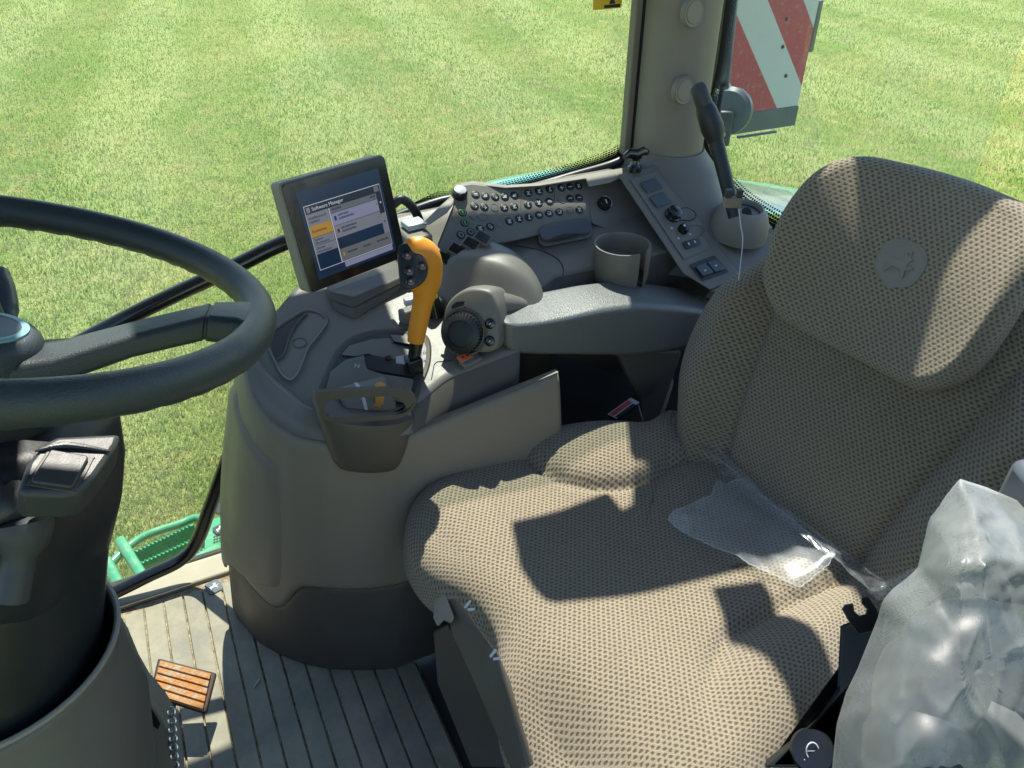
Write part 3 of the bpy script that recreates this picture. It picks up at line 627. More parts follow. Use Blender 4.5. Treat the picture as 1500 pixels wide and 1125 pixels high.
def pocket():
    C=CON
    out=[Yp(u,v,1.035) for u,v in ((466,606),(475,616),(500,619),(540,618),(575,613),(598,603),(608,590))]
    zt=.0
    # tapering pocket body
    def sec(l,r,v,yy,dp):
        A=Yp(l,v,yy); Bq=Yp(r,v,yy); d=Bq-A; n=V(0,-1,0); o=[]
        for k in range(25):
            f=k/24; o.append(A+d*f+n*(dp*math.sin(math.pi*f)**.55)+V(0,0,0))
        return o+[Bq+V(0,.06,0),A+V(0,.06,0)]
    secs=[sec(512,568,690,1.052,.003),sec(498,580,686,1.05,.014),sec(489,588,676,1.049,.022),sec(482,594,660,1.048,.028),sec(474,601,635,1.049,.033),sec(467,607,612,1.05,.036),sec(467,607,608,1.05,.034)]
    vs,fs=loft(secs); mk('document_pocket',vs,fs,'taupe_dark',C)
    # hoop above the pocket: flat bar frame with an opening
    y=1.018
    outer=[(462,580),(468,575),(530,571),(590,571),(602,574),(610,583),(608,594),(598,606),(580,614),(540,617),(490,618),(472,612),(466,600)]
    inner=[(478,592),(488,586),(520,583),(560,581),(576,581),(586,585),(593,593),(596,600),(588,606),(560,609),(530,611),(494,612),(482,611),(476,603)]
    O=[Yp(u,v,y) for u,v in outer]; I=[Yp(u,v,y) for u,v in inner]; O=even(spline(O,200,True),72); I=even(spline(I,200,True),72)
    k=int(np.argmin([np.linalg.norm(I[0]-o) for o in O])); O=np.roll(O,-k,0)
    th=V(0,.010,0); vs=list(O)+list(I)+list(O+th)+list(I+th); n=72; fs=[]
    for i in range(n):
        j=(i+1)%n; fs+=[(i,j,n+j,n+i),(2*n+j,2*n+i,3*n+i,3*n+j),(i,2*n+i,2*n+j,j),(n+i,n+j,3*n+j,3*n+i)]
    mk('pocket_hoop',vs,fs,'taupe_dark',C,bevel=.0025)
pocket()
def onplane(p0,n): 
    n=V(*n); n=n/np.linalg.norm(n); return lambda u,v,h=0.: Pp(u,v,V(*p0)+n*h,n)
def plate(name,px_,f,h0,h1,mat,parent,bevel=.001,closed=True,sp=0,m=None):
    pts=[f(*q,h0) for q in (spline(px_,sp,True) if sp else px_)]; pts2=[f(*q,h1) for q in (spline(px_,sp,True) if sp else px_)]
    k=len(pts); vs=pts+pts2; fs=[tuple(range(k)),tuple(range(2*k-1,k-1,-1))]+[(i,(i+1)%k,k+(i+1)%k,k+i) for i in range(k)]
    return mk(name,vs,fs,mat,parent,bevel=bevel,sharp=35)
fd=lambda u,v,h=0.: Dk(u,v,h)
def ring_strip(name,outer,inner,f,ho,hi,mat,parent,n=80,closed=True):
    O=even(spline(outer,300,True),n); I=even(spline(inner,300,True),n)
    k=int(np.argmin(((O-I[0])**2).sum(1))); O=np.roll(O,-k,0)
    vs=[f(*q,ho) for q in O]+[f(*(o*.7+i*.3),max(ho,hi)+.002) for o,i in zip(O,I)]+[f(*q,hi) for q in I]
    fs=[(r*n+i,r*n+(i+1)%n,(r+1)*n+(i+1)%n,(r+1)*n+i) for r in range(2) for i in range(n)]
    return mk(name,vs,fs,mat,parent)
def tray():
    C=CON
    lip=[(388,497),(392,487),(415,470),(440,455),(452,452),(466,455),(478,462),(482,470),(474,484),(455,508),(446,530),(438,548),(428,558),(418,556),(408,545),(398,525),(391,508)]
    inn=[(392,497),(396,489),(417,474),(441,459),(452,456),(464,458),(474,464),(477,470),(470,483),(451,507),(442,528),(434,545),(427,553),(419,551),(411,542),(402,524),(395,508)]
    ring_strip('storage_tray',lip,inn,fd,.001,.004,'deck',C)
    # well: black patch painting its shade left of a curved divider, shallow floor with a round pad to the right
    w=even(spline(inn,200,True),60); vs=[fd(*q,.004) for q in w]+[fd(*q,.0015) for q in w]; 
    mk('tray_floor',[fd(*q,.0022) for q in w],[tuple(range(60))],'deck',C,sharp=0)
    dk=[(394,497),(400,488),(418,475),(440,461),(446,462),(437,472),(426,486),(418,504),(412,520),(405,526),(398,512)]
    plate('tray_well_shade',dk,fd,.0026,.0034,'black',C,bevel=0,sp=50)
    c=spline([(450,459),(440,468),(430,482),(422,500),(416,519),(406,527)],30); b=B(); b.tube([fd(*q,.005) for q in c],.0022,8); 
    cc=Dk(439,502,.003); n=dkn(cc); z,x,y=frame(n); b.tube([cc+x*math.cos(a)*.0125+y*math.sin(a)*.0125 for a in np.linspace(0,2*np.pi,33)[:-1]],.0006,6,closed=True); b.out('tray_divider','taupe_dark',C)
tray()
def gate():
    C=CON
    out=[(470,596),(462,590),(470,560),(484,528),(496,508),(515,493),(545,484),(580,481),(610,484),(626,492),(632,508),(630,535),(620,562),(610,590),(606,600)]
    inn=[(480,594),(472,586),(480,558),(492,530),(503,513),(520,500),(546,491),(580,488),(606,491),(619,498),(624,510),(622,535),(612,562),(602,588),(598,596)]
    ring_strip('gate_surround',out,inn,fd,.0005,.003,'taupe_dark',C,n=90)
    plate('lever_gate',inn,fd,.0012,.0025,'charcoal',C,bevel=0,sp=80)
    plate('gate_cover',[(484,545),(505,528),(533,520),(538,540),(560,548),(600,554),(606,556),(600,580),(590,590),(520,572),(476,575)],fd,.0025,.007,'deck',C,bevel=.0015)
    plate('gate_cover',[(500,520),(512,506),(545,497),(575,495),(577,503),(606,510),(608,506),(618,512),(616,530),(606,540),(574,536),(540,518),(520,522)],fd,.0025,.006,'deck',C,bevel=.0015)
    plate('gate_step',[(572,490),(602,493),(604,505),(577,500)],fd,.004,.014,'deck',C,bevel=.001)
    plate('gate_slot',[(534,527),(545,520),(592,529),(612,536),(608,552),(582,548),(540,541)],fd,.0072,.0078,'black',C,bevel=.0)
    b=B(); fr=lambda u,v:(lambda c:(c,*(lambda n:(CR-n*(CR@n),_H-n*(_H@n),n))(dkn(c))))(Dk(u,v,.0085))
    c=Dk(569,524,.0085); b.lathe(c,dkn(c),[(.006,-.003),(.006,.001),(.003,.0015),(.001,0)],20,0); b.out('gate_screw','black',C)
    for ch,u,v,s in (('N',523,536,.014),('P',582,530,.010),('D',622,511,.009),('R',622,523,.009)):
        F=fr(u,v); vs,fs=text(ch,'t',s,F,'white',C); mk('gate_letter',vs,fs,'white',C,smooth=False)
    plate('park_tab',[(580,522),(593,520),(594,534),(580,532)],fd,.0079,.0082,'silver',C,bevel=0)
    # throttle quadrant: half drum behind the hoop
    c=Yp(536,592,1.105); b=B(); b.lathe(c-V(.045,0,0),(1,0,0),[(.001,0),(.036,.0),(.041,.004),(.041,.086),(.036,.09),(.001,.09)],40); b.out('throttle_quadrant','deck',C)
    b=B(); b.lathe(c-V(.012,0,0),(1,0,0),[(.0415,0),(.042,.001),(.042,.005),(.0415,.006)],40,caps=False); b.out('quadrant_scale','silver',C)
    T=thing('hand_throttle','small orange tan throttle lever standing behind the pocket hoop','lever',c)
    b=B(); p=Yp(556,592,1.068); q=Yp(557,560,1.068); b.tube(spline([p,(p+q)/2,q],10),[.007,.0075,.008,.0085,.009,.0095,.010,.0105,.0095,.004],14,flat=.55,up=(1,0,0)); b.out('grip','tan',T)
    b=B(); b.tube([c+V(-.03,0,0),p],.006,8); b.out('stem','tan',T)
gate()
def hump():
    C=CON
    # large rounded hump: heightfield over an oval footprint with a scooped front-left face
    pts=[(642,440),(640,410),(652,385),(672,368),(715,352),(745,354),(770,378),(785,410),(785,432),(760,470),(700,470)]
    c=Dk(716,432); n=44; vs=[]; a_,b_=.105,.125; ux=V(.93,.36,0); uy=V(-.36,.93,0)
    for j in range(n):
        for i in range(n):
            s=-1+2*i/(n-1); t=-1+2*j/(n-1); r=math.sqrt(s*s+t*t); k=max(abs(s),abs(t)); 
            if r>1e-6: s*=k/r; t*=k/r
            r=min(1,math.hypot(s,t)); h=.085*(1-r**2.6)**.6
            p=c+ux*a_*s+uy*b_*t; sc=sm((-(s*.8+t*.55)-.02)/.5); h*=1-.42*sc
            vs.append((p[0],p[1],zdk(p[0],p[1])-.002+h))
    mk('control_hump',vs,gridfaces(n,n),'deck',C,sharp=0)
    # dial housing: rounded hood carrying a ribbed dial that faces the seat
    dc=Dp(683,486,1.455); ax=(CAM-dc); ax=ax/np.linalg.norm(ax)*.8+V(-.55,-.22,.1); ax/=np.linalg.norm(ax); z,x,y=frame(ax); x=CR-z*(CR@z); x/=np.linalg.norm(x); y=np.cross(z,x)
    k=1.455/1127
    outl=[((u-683)*k,(486-v)*k*1.04) for u,v in ((650,480),(652,456),(662,440),(680,428),(700,424),(722,427),(730,436),(735,452),(736,480),(734,502),(724,512),(700,514),(665,508),(654,498))]
    O=even(spline(outl,200,True),70); secs=[]
    for s_,d in ((.90,.0),(.965,-.002),(1.0,-.010),(1.02,-.03),(.98,-.06),(.9,-.09),(.75,-.12)):
        cc=O.mean(0); secs.append([dc+x*(cc[0]+(q[0]-cc[0])*s_)+y*(cc[1]+(q[1]-cc[1])*s_+(-d)*.06)+z*(d+.012) for q in O])
    vs,fs=loft(secs); H=mk('dial_housing',vs,fs,'deck',C,sharp=60)
    b=B(); b.lathe(dc+z*.011,z,[(.046,0),(.046,.003),(.042,.0035),(.0405,.0015)],48,0,caps=False); b.out('dial_bezel','taupe_dark',H)
    b=B(); b.lathe(dc+z*.012,z,[(.0375,-.004),(.0375,.010),(.036,.017),(.031,.0205),(.018,.0225),(.001,.023)],48)
    for i in range(36):
        a=2*math.pi*i/36; d=x*math.cos(a)+y*math.sin(a); b.box(dc+z*.021+d*.0372,(.0011,.0014,.009),(d,np.cross(z,d),z)); b.box(dc+z*.0315+d*.030,(.006,.0015,.0018),((d*.9-z*.4)/.985,np.cross(z,d),(z*.9+d*.4)/.985))
    b.out('rotary_dial','black',H,sharp=30)
    for u,v in ((723,472),(722,497)):
        p=dc+x*(u-683)*k+y*(486-v)*k+z*.012; bb=B(); bb.lathe(p,z,[(.010,0),(.010,.003),(.007,.0045),(.001,.0045)],20); bb.box(p+z*.0048+x*.001,(.0025,.0008,.0003),((x+y)/1.414,(y-x)/1.414,z),1); bb.out('housing_button',['gloss','white'],H)
    # recess with small tab and embossed arrow strip on the hood
    bb=B(); p=dc+x*(-.012)+y*.047+z*.009; bb.prism([p+x*a+y*c_ for a,c_ in ((-.012,-.004),(.012,.004),(.014,.012),(-.002,.010),(-.012,.003))],z,.004); bb.out('hood_recess','black',H,smooth=False)
    bb=B()
    for i in range(4):
        p=dc+x*(-.022+.008*i)+y*(.036+.0035*i)+z*.0125; bb.prism([p+x*a+y*c_ for a,c_ in ((-.003,-.003),(.002,0),(-.001,.003))],z,.0008)
    bb.out('hood_marks','charcoal',H,smooth=False)
    b=B(); b.tube(spline([Dp(690,452,1.46),Dp(725,446,1.48),Dp(760,447,1.52),Dp(800,456,1.58)],20),np.interp(np.linspace(0,1,20),[0,.4,1],[.026,.024,.006]),16); b.out('hood_tail','deck',H)
    # four rocker switches on the ridge behind the hump
    cs=[(651,379),(669,366),(690,357),(707,348)]
    for i,(u,v) in enumerate(cs):
        p=Dp(u,v,1.55); z2=V(-.2,-.55,.8); z2/=np.linalg.norm(z2); x2=V(.8,.55,.2); x2-=z2*(x2@z2); x2/=np.linalg.norm(x2); y2=np.cross(z2,x2)
        bb=B(); o=rrect(.0125,.017,.003,4); base=[p+x2*a+y2*c_ for a,c_ in o]; bb.prism([q-z2*.012 for q in base],z2,.014,1)
        bb.prism([p+x2*a*.84+y2*c_*.84+z2*.002 for a,c_ in o],z2,.002,0); bb.out('rocker_switch',['gloss','deck'],C,bevel=.0015)
    # grey lever block and lime capped stick behind the orange lever
    bb=B(); p=Dk(618,462); bb.box(p+V(0,0,.012),(.05,.012,.014),(V(.93,.2,0),V(-.2,.93,0),V(0,0,1))); bb.out('lever_block','deck',C,bevel=.004)
    bb=B(); p=Dk(600,447,.01); bb.box(p+V(0,0,.008),(.010,.008,.008)); bb.out('detent_cap','silver',C,bevel=.002)
    bb=B(); p=Dk(640,462,.0); q=Dp(634,436,depth(p)-.02); bb.tube([p,q],[.016,.012],14); bb.tube([q,q+(q-p)*.15],.010,12,1); bb.out('selector_stick',['gloss','lime'],C)
    # orange square button in its cradle
    bb=B(); p=Dk(689,531,.0); n=dkn(p); xx=V(.92,.3,0); yy=np.cross(n,xx); bb.prism([p+xx*a+yy*c_ for a,c_ in rrect(.024,.012,.006,4)],n,.012,0); bb.out('button_cradle','deck',C,bevel=.003)
    bb=B(); p=Dk(681,524,.012); bb.prism([p+xx*a+yy*c_ for a,c_ in rrect(.015,.0085,.0015,3)],n,.004,0); 
    for s_ in (-1,1): bb.prism([p+n*.0042+xx*(s_*.006+a)+yy*c_ for a,c_ in ((-.003,0),(0,-.003),(.003,0),(0,.003))],n,.0004,1)
    bb.out('caution_button',['redorange','black'],C,bevel=.0005)
    bb=B(); P_=[Dk(u,v,.0006) for u,v in ((632,556),(636,534),(640,530),(662,528))]; bb.tube(P_,.0008,6); bb.out('panel_seam','black',C); bb=B()
    P_=[Dk(u,v,.0006) for u,v in spline([(755,360),(790,366),(815,378),(825,392),(822,410),(808,428),(793,442)],24)]; bb.tube(P_,.0010,6); bb.out('panel_seam','black',C)
hump()
def keypad():
    C=CON
    A=Yp(662,282,1.475);Bp=Yp(857,262,1.475);Cp=Yp(770,348,1.375); n=np.cross(Bp-A,Cp-A); n/=np.linalg.norm(n); n=n if n@(CAM-A)>0 else -n; f=onplane(A,n)
    xx=(Bp-A)/np.linalg.norm(Bp-A); yy=np.cross(n,xx)
    K=plate('keypad_panel',[(664,300),(661,284),(668,271),(690,268),(740,274),(790,271),(857,259),(862,262),(866,326),(800,342),(740,356),(700,362),(668,372),(652,374),(640,360)],f,-.03,.0,'deck',C,bevel=.004)
    # pale top cap along the window edge
    plate('window_ledge',[(618,328),(640,306),(662,286),(668,270),(692,265),(742,271),(790,268),(857,256),(945,240),(948,246),(893,268),(862,274),(858,262),(790,273),(740,276),(690,270),(672,274),(664,300),(655,312),(628,330)],lambda u,v,h=0: Pp(u,v,A+V(0,.02,.004+h),V(0,-.35,1)),-.02,.0,'trim',C,bevel=.003)
    bb=B()
    for q in ((664,300),(640,360)): pass
    zx=lambda sx,sy:(650+sx/6.818,260+sy/6.818)
    rows=[[(318,172),(415,187),(513,195),(610,195),(707,180),(843,157),(950,140),(1057,122),(1175,105),(1262,95),(1345,85)],[(308,287),(405,297),(507,305),(605,303),(703,293),(840,275),(948,255),(1055,240),(1180,220),(1262,210),(1350,203)],[(187,350),(293,380),(393,397)],[(210,452)],[(172,575),(270,545),(363,512),(465,492),(560,460),(655,440),(752,415),(850,400),(953,377),(1050,360),(1153,345),(1262,330),(1353,325)]]
    blank={(1,2),(1,8),(2,1),(2,2),(4,4),(4,11)}; r0=.0090
    for i,row in enumerate(rows):
        for j,(sx,sy) in enumerate(row):
            p=f(*zx(sx,sy),0.0); bl=(i,j) in blank; g=(i,j) in ((2,0),(3,0)); b=B()
            if bl: b.lathe(p,n,[(r0,0),(r0,.0012),(r0*.94,.0006),(.001,.0006)],24); b.out('key_blank','deck',K); continue
            b.lathe(p,n,[(r0*1.1,-.0005),(r0*1.1,.0004),(r0*1.02,.0005),(r0,.0013),(r0*.9,.0017),(.0005,.0017)],24,0)
            m=2 if g else 1; h=p+n*.0018; s=r0*1.2
            R=random.Random(i*31+j)
            def bar(cx,cy,w,hh,an=0):
                ca,sa=math.cos(an),math.sin(an); e1=xx*ca+yy*sa; e2=yy*ca-xx*sa; b.box(h+xx*cx*s+yy*cy*s,(w*s,hh*s,.0003),(e1,e2,n),m)
            def ring(cx,cy,rr,w=.09): b.tube([h+xx*s*(cx+rr*math.cos(a))+yy*s*(cy+rr*math.sin(a)) for a in np.linspace(0,2*np.pi,15)[:-1]],w*s*.6,5,m,closed=True)
            if (i,j)==(0,8): bar(0,0,.45,.09); bar(0,0,.09,.45)
            elif (i,j)==(0,9): bar(0,0,.45,.09)
            elif g: ring(0,0,.62); bar(0,0,.12,.3)
            elif i==4 and j in (0,1): ring(0,0,.45)
            elif i==4 and j in (9,10): ring(-.05,.1,.3); bar(.35,.1,.1,.3); bar(0,-.35,.4,.07)
            elif i==1 and j in (9,10): bar(-.1,0,.35,.08); b.prism([h+xx*s*.15+yy*s*.25,h+xx*s*.45,h+xx*s*.15-yy*s*.25],n,.0003,m)
            else:
                k=R.randrange(5)
                if k==0: ring(-.12,.1,.28); bar(.2,-.28,.26,.08,.7)
                elif k==1: bar(-.12,-.2,.42,.08); bar(0,.1,.3,.12); bar(.28,.2,.08,.22)
                elif k==2: bar(0,.05,.09,.5,-.25); bar(.18,.38,.2,.08); bar(.1,-.38,.16,.08)
                elif k==3: ring(-.2,-.15,.18); ring(.25,-.15,.18); bar(0,.15,.38,.1)
                else: bar(-.15,.05,.08,.4,.2); bar(.1,.1,.09,.38,-.4); bar(.28,.22,.12,.08); bar(0,-.36,.38,.07)
            b.out('key_button',['black','white','green_led'],K)
    c=f(673,284,0); b=B(); b.lathe(c,n*.8+V(0,0,.6),[(.0175,-.012),(.017,.006),(.014,.012),(.0135,.0125)],32,0,caps=False); b.lathe(c,n*.8+V(0,0,.6),[(.0135,.0125),(.012,.0132),(.001,.0136)],32,1,caps=False); b.out('round_knob',['gloss','silver'],K)
    for sx in (775,1110): 
        b=B(); b.tube([f(*zx(sx,110 if sx<900 else 70),.0004),f(*zx(sx-5,320 if sx<900 else 260),.0004)],.0006,5); b.out('groove_line','taupe_dark',K)
    # right hand facet with a rotary knob
    F=plate('knob_facet',[(858,260),(945,243),(1000,372),(965,405),(930,352),(866,327)],f,-.03,-.001,'deck',C,bevel=.003)
    c=f(884,300,0); b=B(); b.lathe(c,n,[(.020,-.001),(.020,.001),(.0175,.0015),(.0168,.001)],36,1,caps=False); b.lathe(c,n,[(.0155,0),(.0150,.012),(.0135,.0145),(.001,.0148)],36,0)
    b.tube([c+n*.0128+(xx*math.cos(a)+yy*math.sin(a))*.0152 for a in np.linspace(-.9,1.7,18)],.0009,6,2); b.box(c+n*.0150,(.0015,.005,.0004),(xx,yy,n),2); b.out('rotary_knob',['gloss','deck','white'],F)
    # glossy lidded box on the deck
    b=B(); 
    L=plate('lidded_box',[(787,342),(793,332),(860,322),(866,326),(868,342),(864,348),(798,361),(790,356)],lambda u,v,h=0: Pp(u,v,A*0+Dk(828,350)+V(0,0,.012+h),V(0,-.35,1)),-.02,.0,'deck',C,bevel=.003)
    plate('lid','' or [(789,338),(796,330),(857,320),(863,323),(866,336),(862,341),(799,352),(792,348)],lambda u,v,h=0: Pp(u,v,Dk(828,350)+V(0,0,.022+h),V(0,-.5,1)),-.006,.004,'blue_grey',L,bevel=.003)
    plate('finger_pull',[(806,349),(826,342),(850,341),(846,345),(812,352)],lambda u,v,h=0: Pp(u,v,Dk(828,350)+V(0,0,.022+h),V(0,-.5,1)),.003,.0055,'black',L,bevel=.001)
    # cup holder: open ring with a slot
    c=Dk(908,404,-.022); r=.061; hh=.076; b=B(); n_=60; vs=[]; a0,a1=math.radians(-62),math.radians(298-24)
    prof=[(.86,-.02),(.96,.0),(1.0,.03),(1.0,hh-.003),(.985,hh),(.93,hh),(.915,hh-.004),(.90,.0),(.88,-.02)]
    for k in range(n_):
        a=a0+(a1-a0)*k/(n_-1)
        for q,z in prof: vs.append(c+V(math.cos(a)*r*q,math.sin(a)*r*q,z))
    m_=len(prof); fs=[(k*m_+i,k*m_+i+1,(k+1)*m_+i+1,(k+1)*m_+i) for k in range(n_-1) for i in range(m_-1)]+[tuple(range(m_)),tuple(range((n_-1)*m_,n_*m_))]
    mk('cup_holder',vs,fs,'deck',C,bevel=0,sharp=45)
    b=B(); b.lathe(c,(0,0,1),[(.9*r,.003),(.001,.003)],36,caps=False); b.out('cup_floor','black',C)
keypad()
def sockets():
    C=CON
    A=Dk(930,262,.012);Bq=Dk(965,258,.012);D_=Dk(1012,378,.008)
    n=np.cross(Bq-A,D_-A); n/=np.linalg.norm(n); n=n if n[2]>0 else -n; n=n+V(0,-.25,0); n/=np.linalg.norm(n); f=onplane(D_,n)
    xx=(f(1040,364)-f(1003,378)); xx/=np.linalg.norm(xx); yy=np.cross(n,xx)
    Pn=plate('socket_panel',[(922,262),(962,250),(1042,362),(1002,380)],f,-.02,.0015,'deck',C,bevel=.001)
    plate('panel_base',[(905,256),(968,240),(1010,300),(1062,372),(1085,405),(1040,425),(1000,400)],f,-.03,-.001,'deck',C,bevel=.003)
    for px_ in ([(938,268),(960,261),(972,275),(949,283)],[(951,289),(972,281),(985,296),(963,304)]): plate('socket_cover',px_,f,.001,.006,'blue_grey',Pn,bevel=.0015)
    c=f(985,316,.001); b=B(); b.lathe(c,n,[(.019,0),(.019,.006),(.016,.008),(.016,.018),(.011,.022),(.001,.022)],30); b.out('power_socket','gloss',Pn)
    b=B(); k=f(1000,308,.006); b.tube(spline([c+n*.02,f(1005,304,.02),f(1017,310,.012),f(1019,318,.006),f(1010,323,.004),f(995,322,.004)],30),.0011,6); b.out('socket_tether','black',Pn)
    c=f(1000,337,.001); b=B(); b.lathe(c,n,[(.0125,0),(.012,.008),(.0105,.012),(.001,.013)],28,0); b.lathe(c+n*.0128-xx*.0+yy*.003,n,[(.003,0),(.003,.0006),(.001,.0007)],12,1); b.out('selector_knob',['gloss','white'],Pn)
    for u,v in ((984,334),(994,349),(1011,343)): b=B(); b.box(f(u,v,.002),(.0022,.0022,.0003),(xx,yy,n)); b.out('knob_mark','white',Pn,smooth=False)
    b=B(); b.tube(spline([f(1008,332,.008),f(1022,330,.008),f(1032,338,.004),f(1024,346,.003)],20),.0008,6); b.out('socket_tether','taupe_dark',Pn)
    R=plate('double_rocker',[(1000,355),(1022,348),(1027,358),(1005,365)],f,.001,.005,'gloss',Pn,bevel=.0012)
    b=B(); b.box(f(1009,357,.0056),(.002,.003,.0003),(xx,yy,n)); b.box(f(1018,354,.0056),(.002,.003,.0003),(xx,yy,n)); b.out('rocker_marks','white',R,smooth=False)
    S2=plate('switch_panel',[(1010,388),(1046,374),(1068,398),(1030,411)],f,-.01,.002,'charcoal',C,bevel=.0015)
    for px_,q in (([(1019,390),(1034,384),(1046,399),(1030,405)],(1033,396)),([(1036,384),(1050,379),(1062,394),(1048,399)],(1049,389))):
        r_=plate('rocker_switch',px_,f,.002,.008,'blue_grey',S2,bevel=.002); b=B(); b.box(f(*q,.0085),(.0028,.0018,.0003),(xx,yy,n)); b.out('switch_mark','white',r_,smooth=False)
    b=B(); P_=spline([f(u,v,.0) for u,v in ((1004,277),(1009,275),(1018,284),(1036,305),(1038,312),(1032,314),(1024,306),(1007,286))],50,True); b.tube(P_,.0008,6,closed=True); b.out('panel_seam','black',C)
    # smooth deck right of the socket strip, up to the rear window
    vs=[f(u,v,-.004) for u,v in ((960,240),(1012,226),(1045,268),(1080,305),(1125,340),(1185,385),(1200,425),(1120,450),(1040,424),(1084,404),(1062,371),(1010,298),(968,240))][::1]
    b=B(); b.prism([f(u,v,-.002) for u,v in ((966,240),(1000,225),(1040,262),(1075,302),(1125,340),(1185,385),(1200,440),(1040,426),(1084,405),(1061,371),(1009,299))],-n,.03); b.out('rear_deck','deck',C,bevel=.002)
    # domed boot, black pieces painting the shade inside its opening
    c=f(1081,336,0.); b=B(); b.lathe(c,(.05,-.12,1),[(.068,-.012),(.067,.006),(.063,.026),(.055,.046),(.046,.056),(.041,.058),(.037,.054),(.034,.03)],40,0,caps=False); b.out('arm_boot','trim',C)
    b=B(); b.lathe(c+V(.003,-.012,.047),(.05,-.12,1),[(.038,0),(.001,.002)],30,caps=False); b.out('boot_opening_shade','black',C)
    p=Dp(1093,316,depth(c)-.062); ax=CAM-p; ax/=np.linalg.norm(ax); b=B(); z,x,y=frame(ax); x=CR; y=np.cross(z,x)
    b.prism([p+x*a*.012+y*b2*.019 for a,b2 in rrect(1,1,.9,8)],z,.004); b.out('boot_slot_shade','black',C)
sockets()
def arm():
    T=thing('mounting_arm','black telescopic arm with grey clip rising from the domed boot','arm',Dk(1075,330))
    a=Dp(1077,318,1.52); q=Dp(1046,195,1.50); r=Dp(1021,122,1.47)
    L=lambda f: a*(1-f)+q*f
    b=B(); b.tube([a,L(.4),L(.97)],[.0135,.0135,.0145],16); b.out('lower_tube','black',T)
    L2=lambda f: q*(1-f)+r*f
    b=B(); b.tube([L(.90),L(1.0),L2(.12),L2(.45),L2(.56)],[.0145,.021,.0225,.020,.017],18,flat=1.); b.out('clamp_collar','black',T)
    b=B(); b.tube([L2(.5),L2(.55),L2(.9),L2(.97),L2(1.)],[.015,.0165,.0165,.013,.005],16); b.out('grip','charcoal',T)
    c=Dp(1073,296,1.46); b=B(); b.box(c,(.0165,.006,.010),(CR,_H,V(0,0,1)),0); b.box(c+V(0,0,.017)-CR*.010,(.006,.006,.008),(CR,_H,V(0,0,1)),1); b.box(c+V(0,0,.017)+CR*.011,(.005,.006,.008),(CR,_H,V(0,0,1)),1); b.out('clip',['taupe','charcoal'],T,bevel=.001)
    b=B(); b.tube(spline([Dp(1082,306,1.455),Dp(1085,330,1.44),Dp(1088,352,1.43),Dp(1085,385,1.42),Dp(1082,410,1.42)],24),.0011,6); b.out('wire','silver',T)
    T=thing('clamp_knob','glossy black wing knob screwed on the console ledge beside the pillar','knob',Yp(930,245,1.44))
    c=Yp(930,244,1.43); b=B(); b.lathe(c,(0,0,1),[(.016,-.01),(.016,.0),(.012,.004),(.010,.016),(.014,.022)],24); b.out('stem','gloss',T)
    b=B(); p=c+V(0,0,.027); b.tube([p-V(.034,.004,-.001),p-V(.02,.0,-.006),p,p+V(.02,0,.006),p+V(.034,.004,-.001)],[.007,.010,.013,.010,.007],14,flat=.75); b.out('wing','gloss',T)
arm()
M['lining']=plastic('roof_lining',(.10,.10,.10),.8)
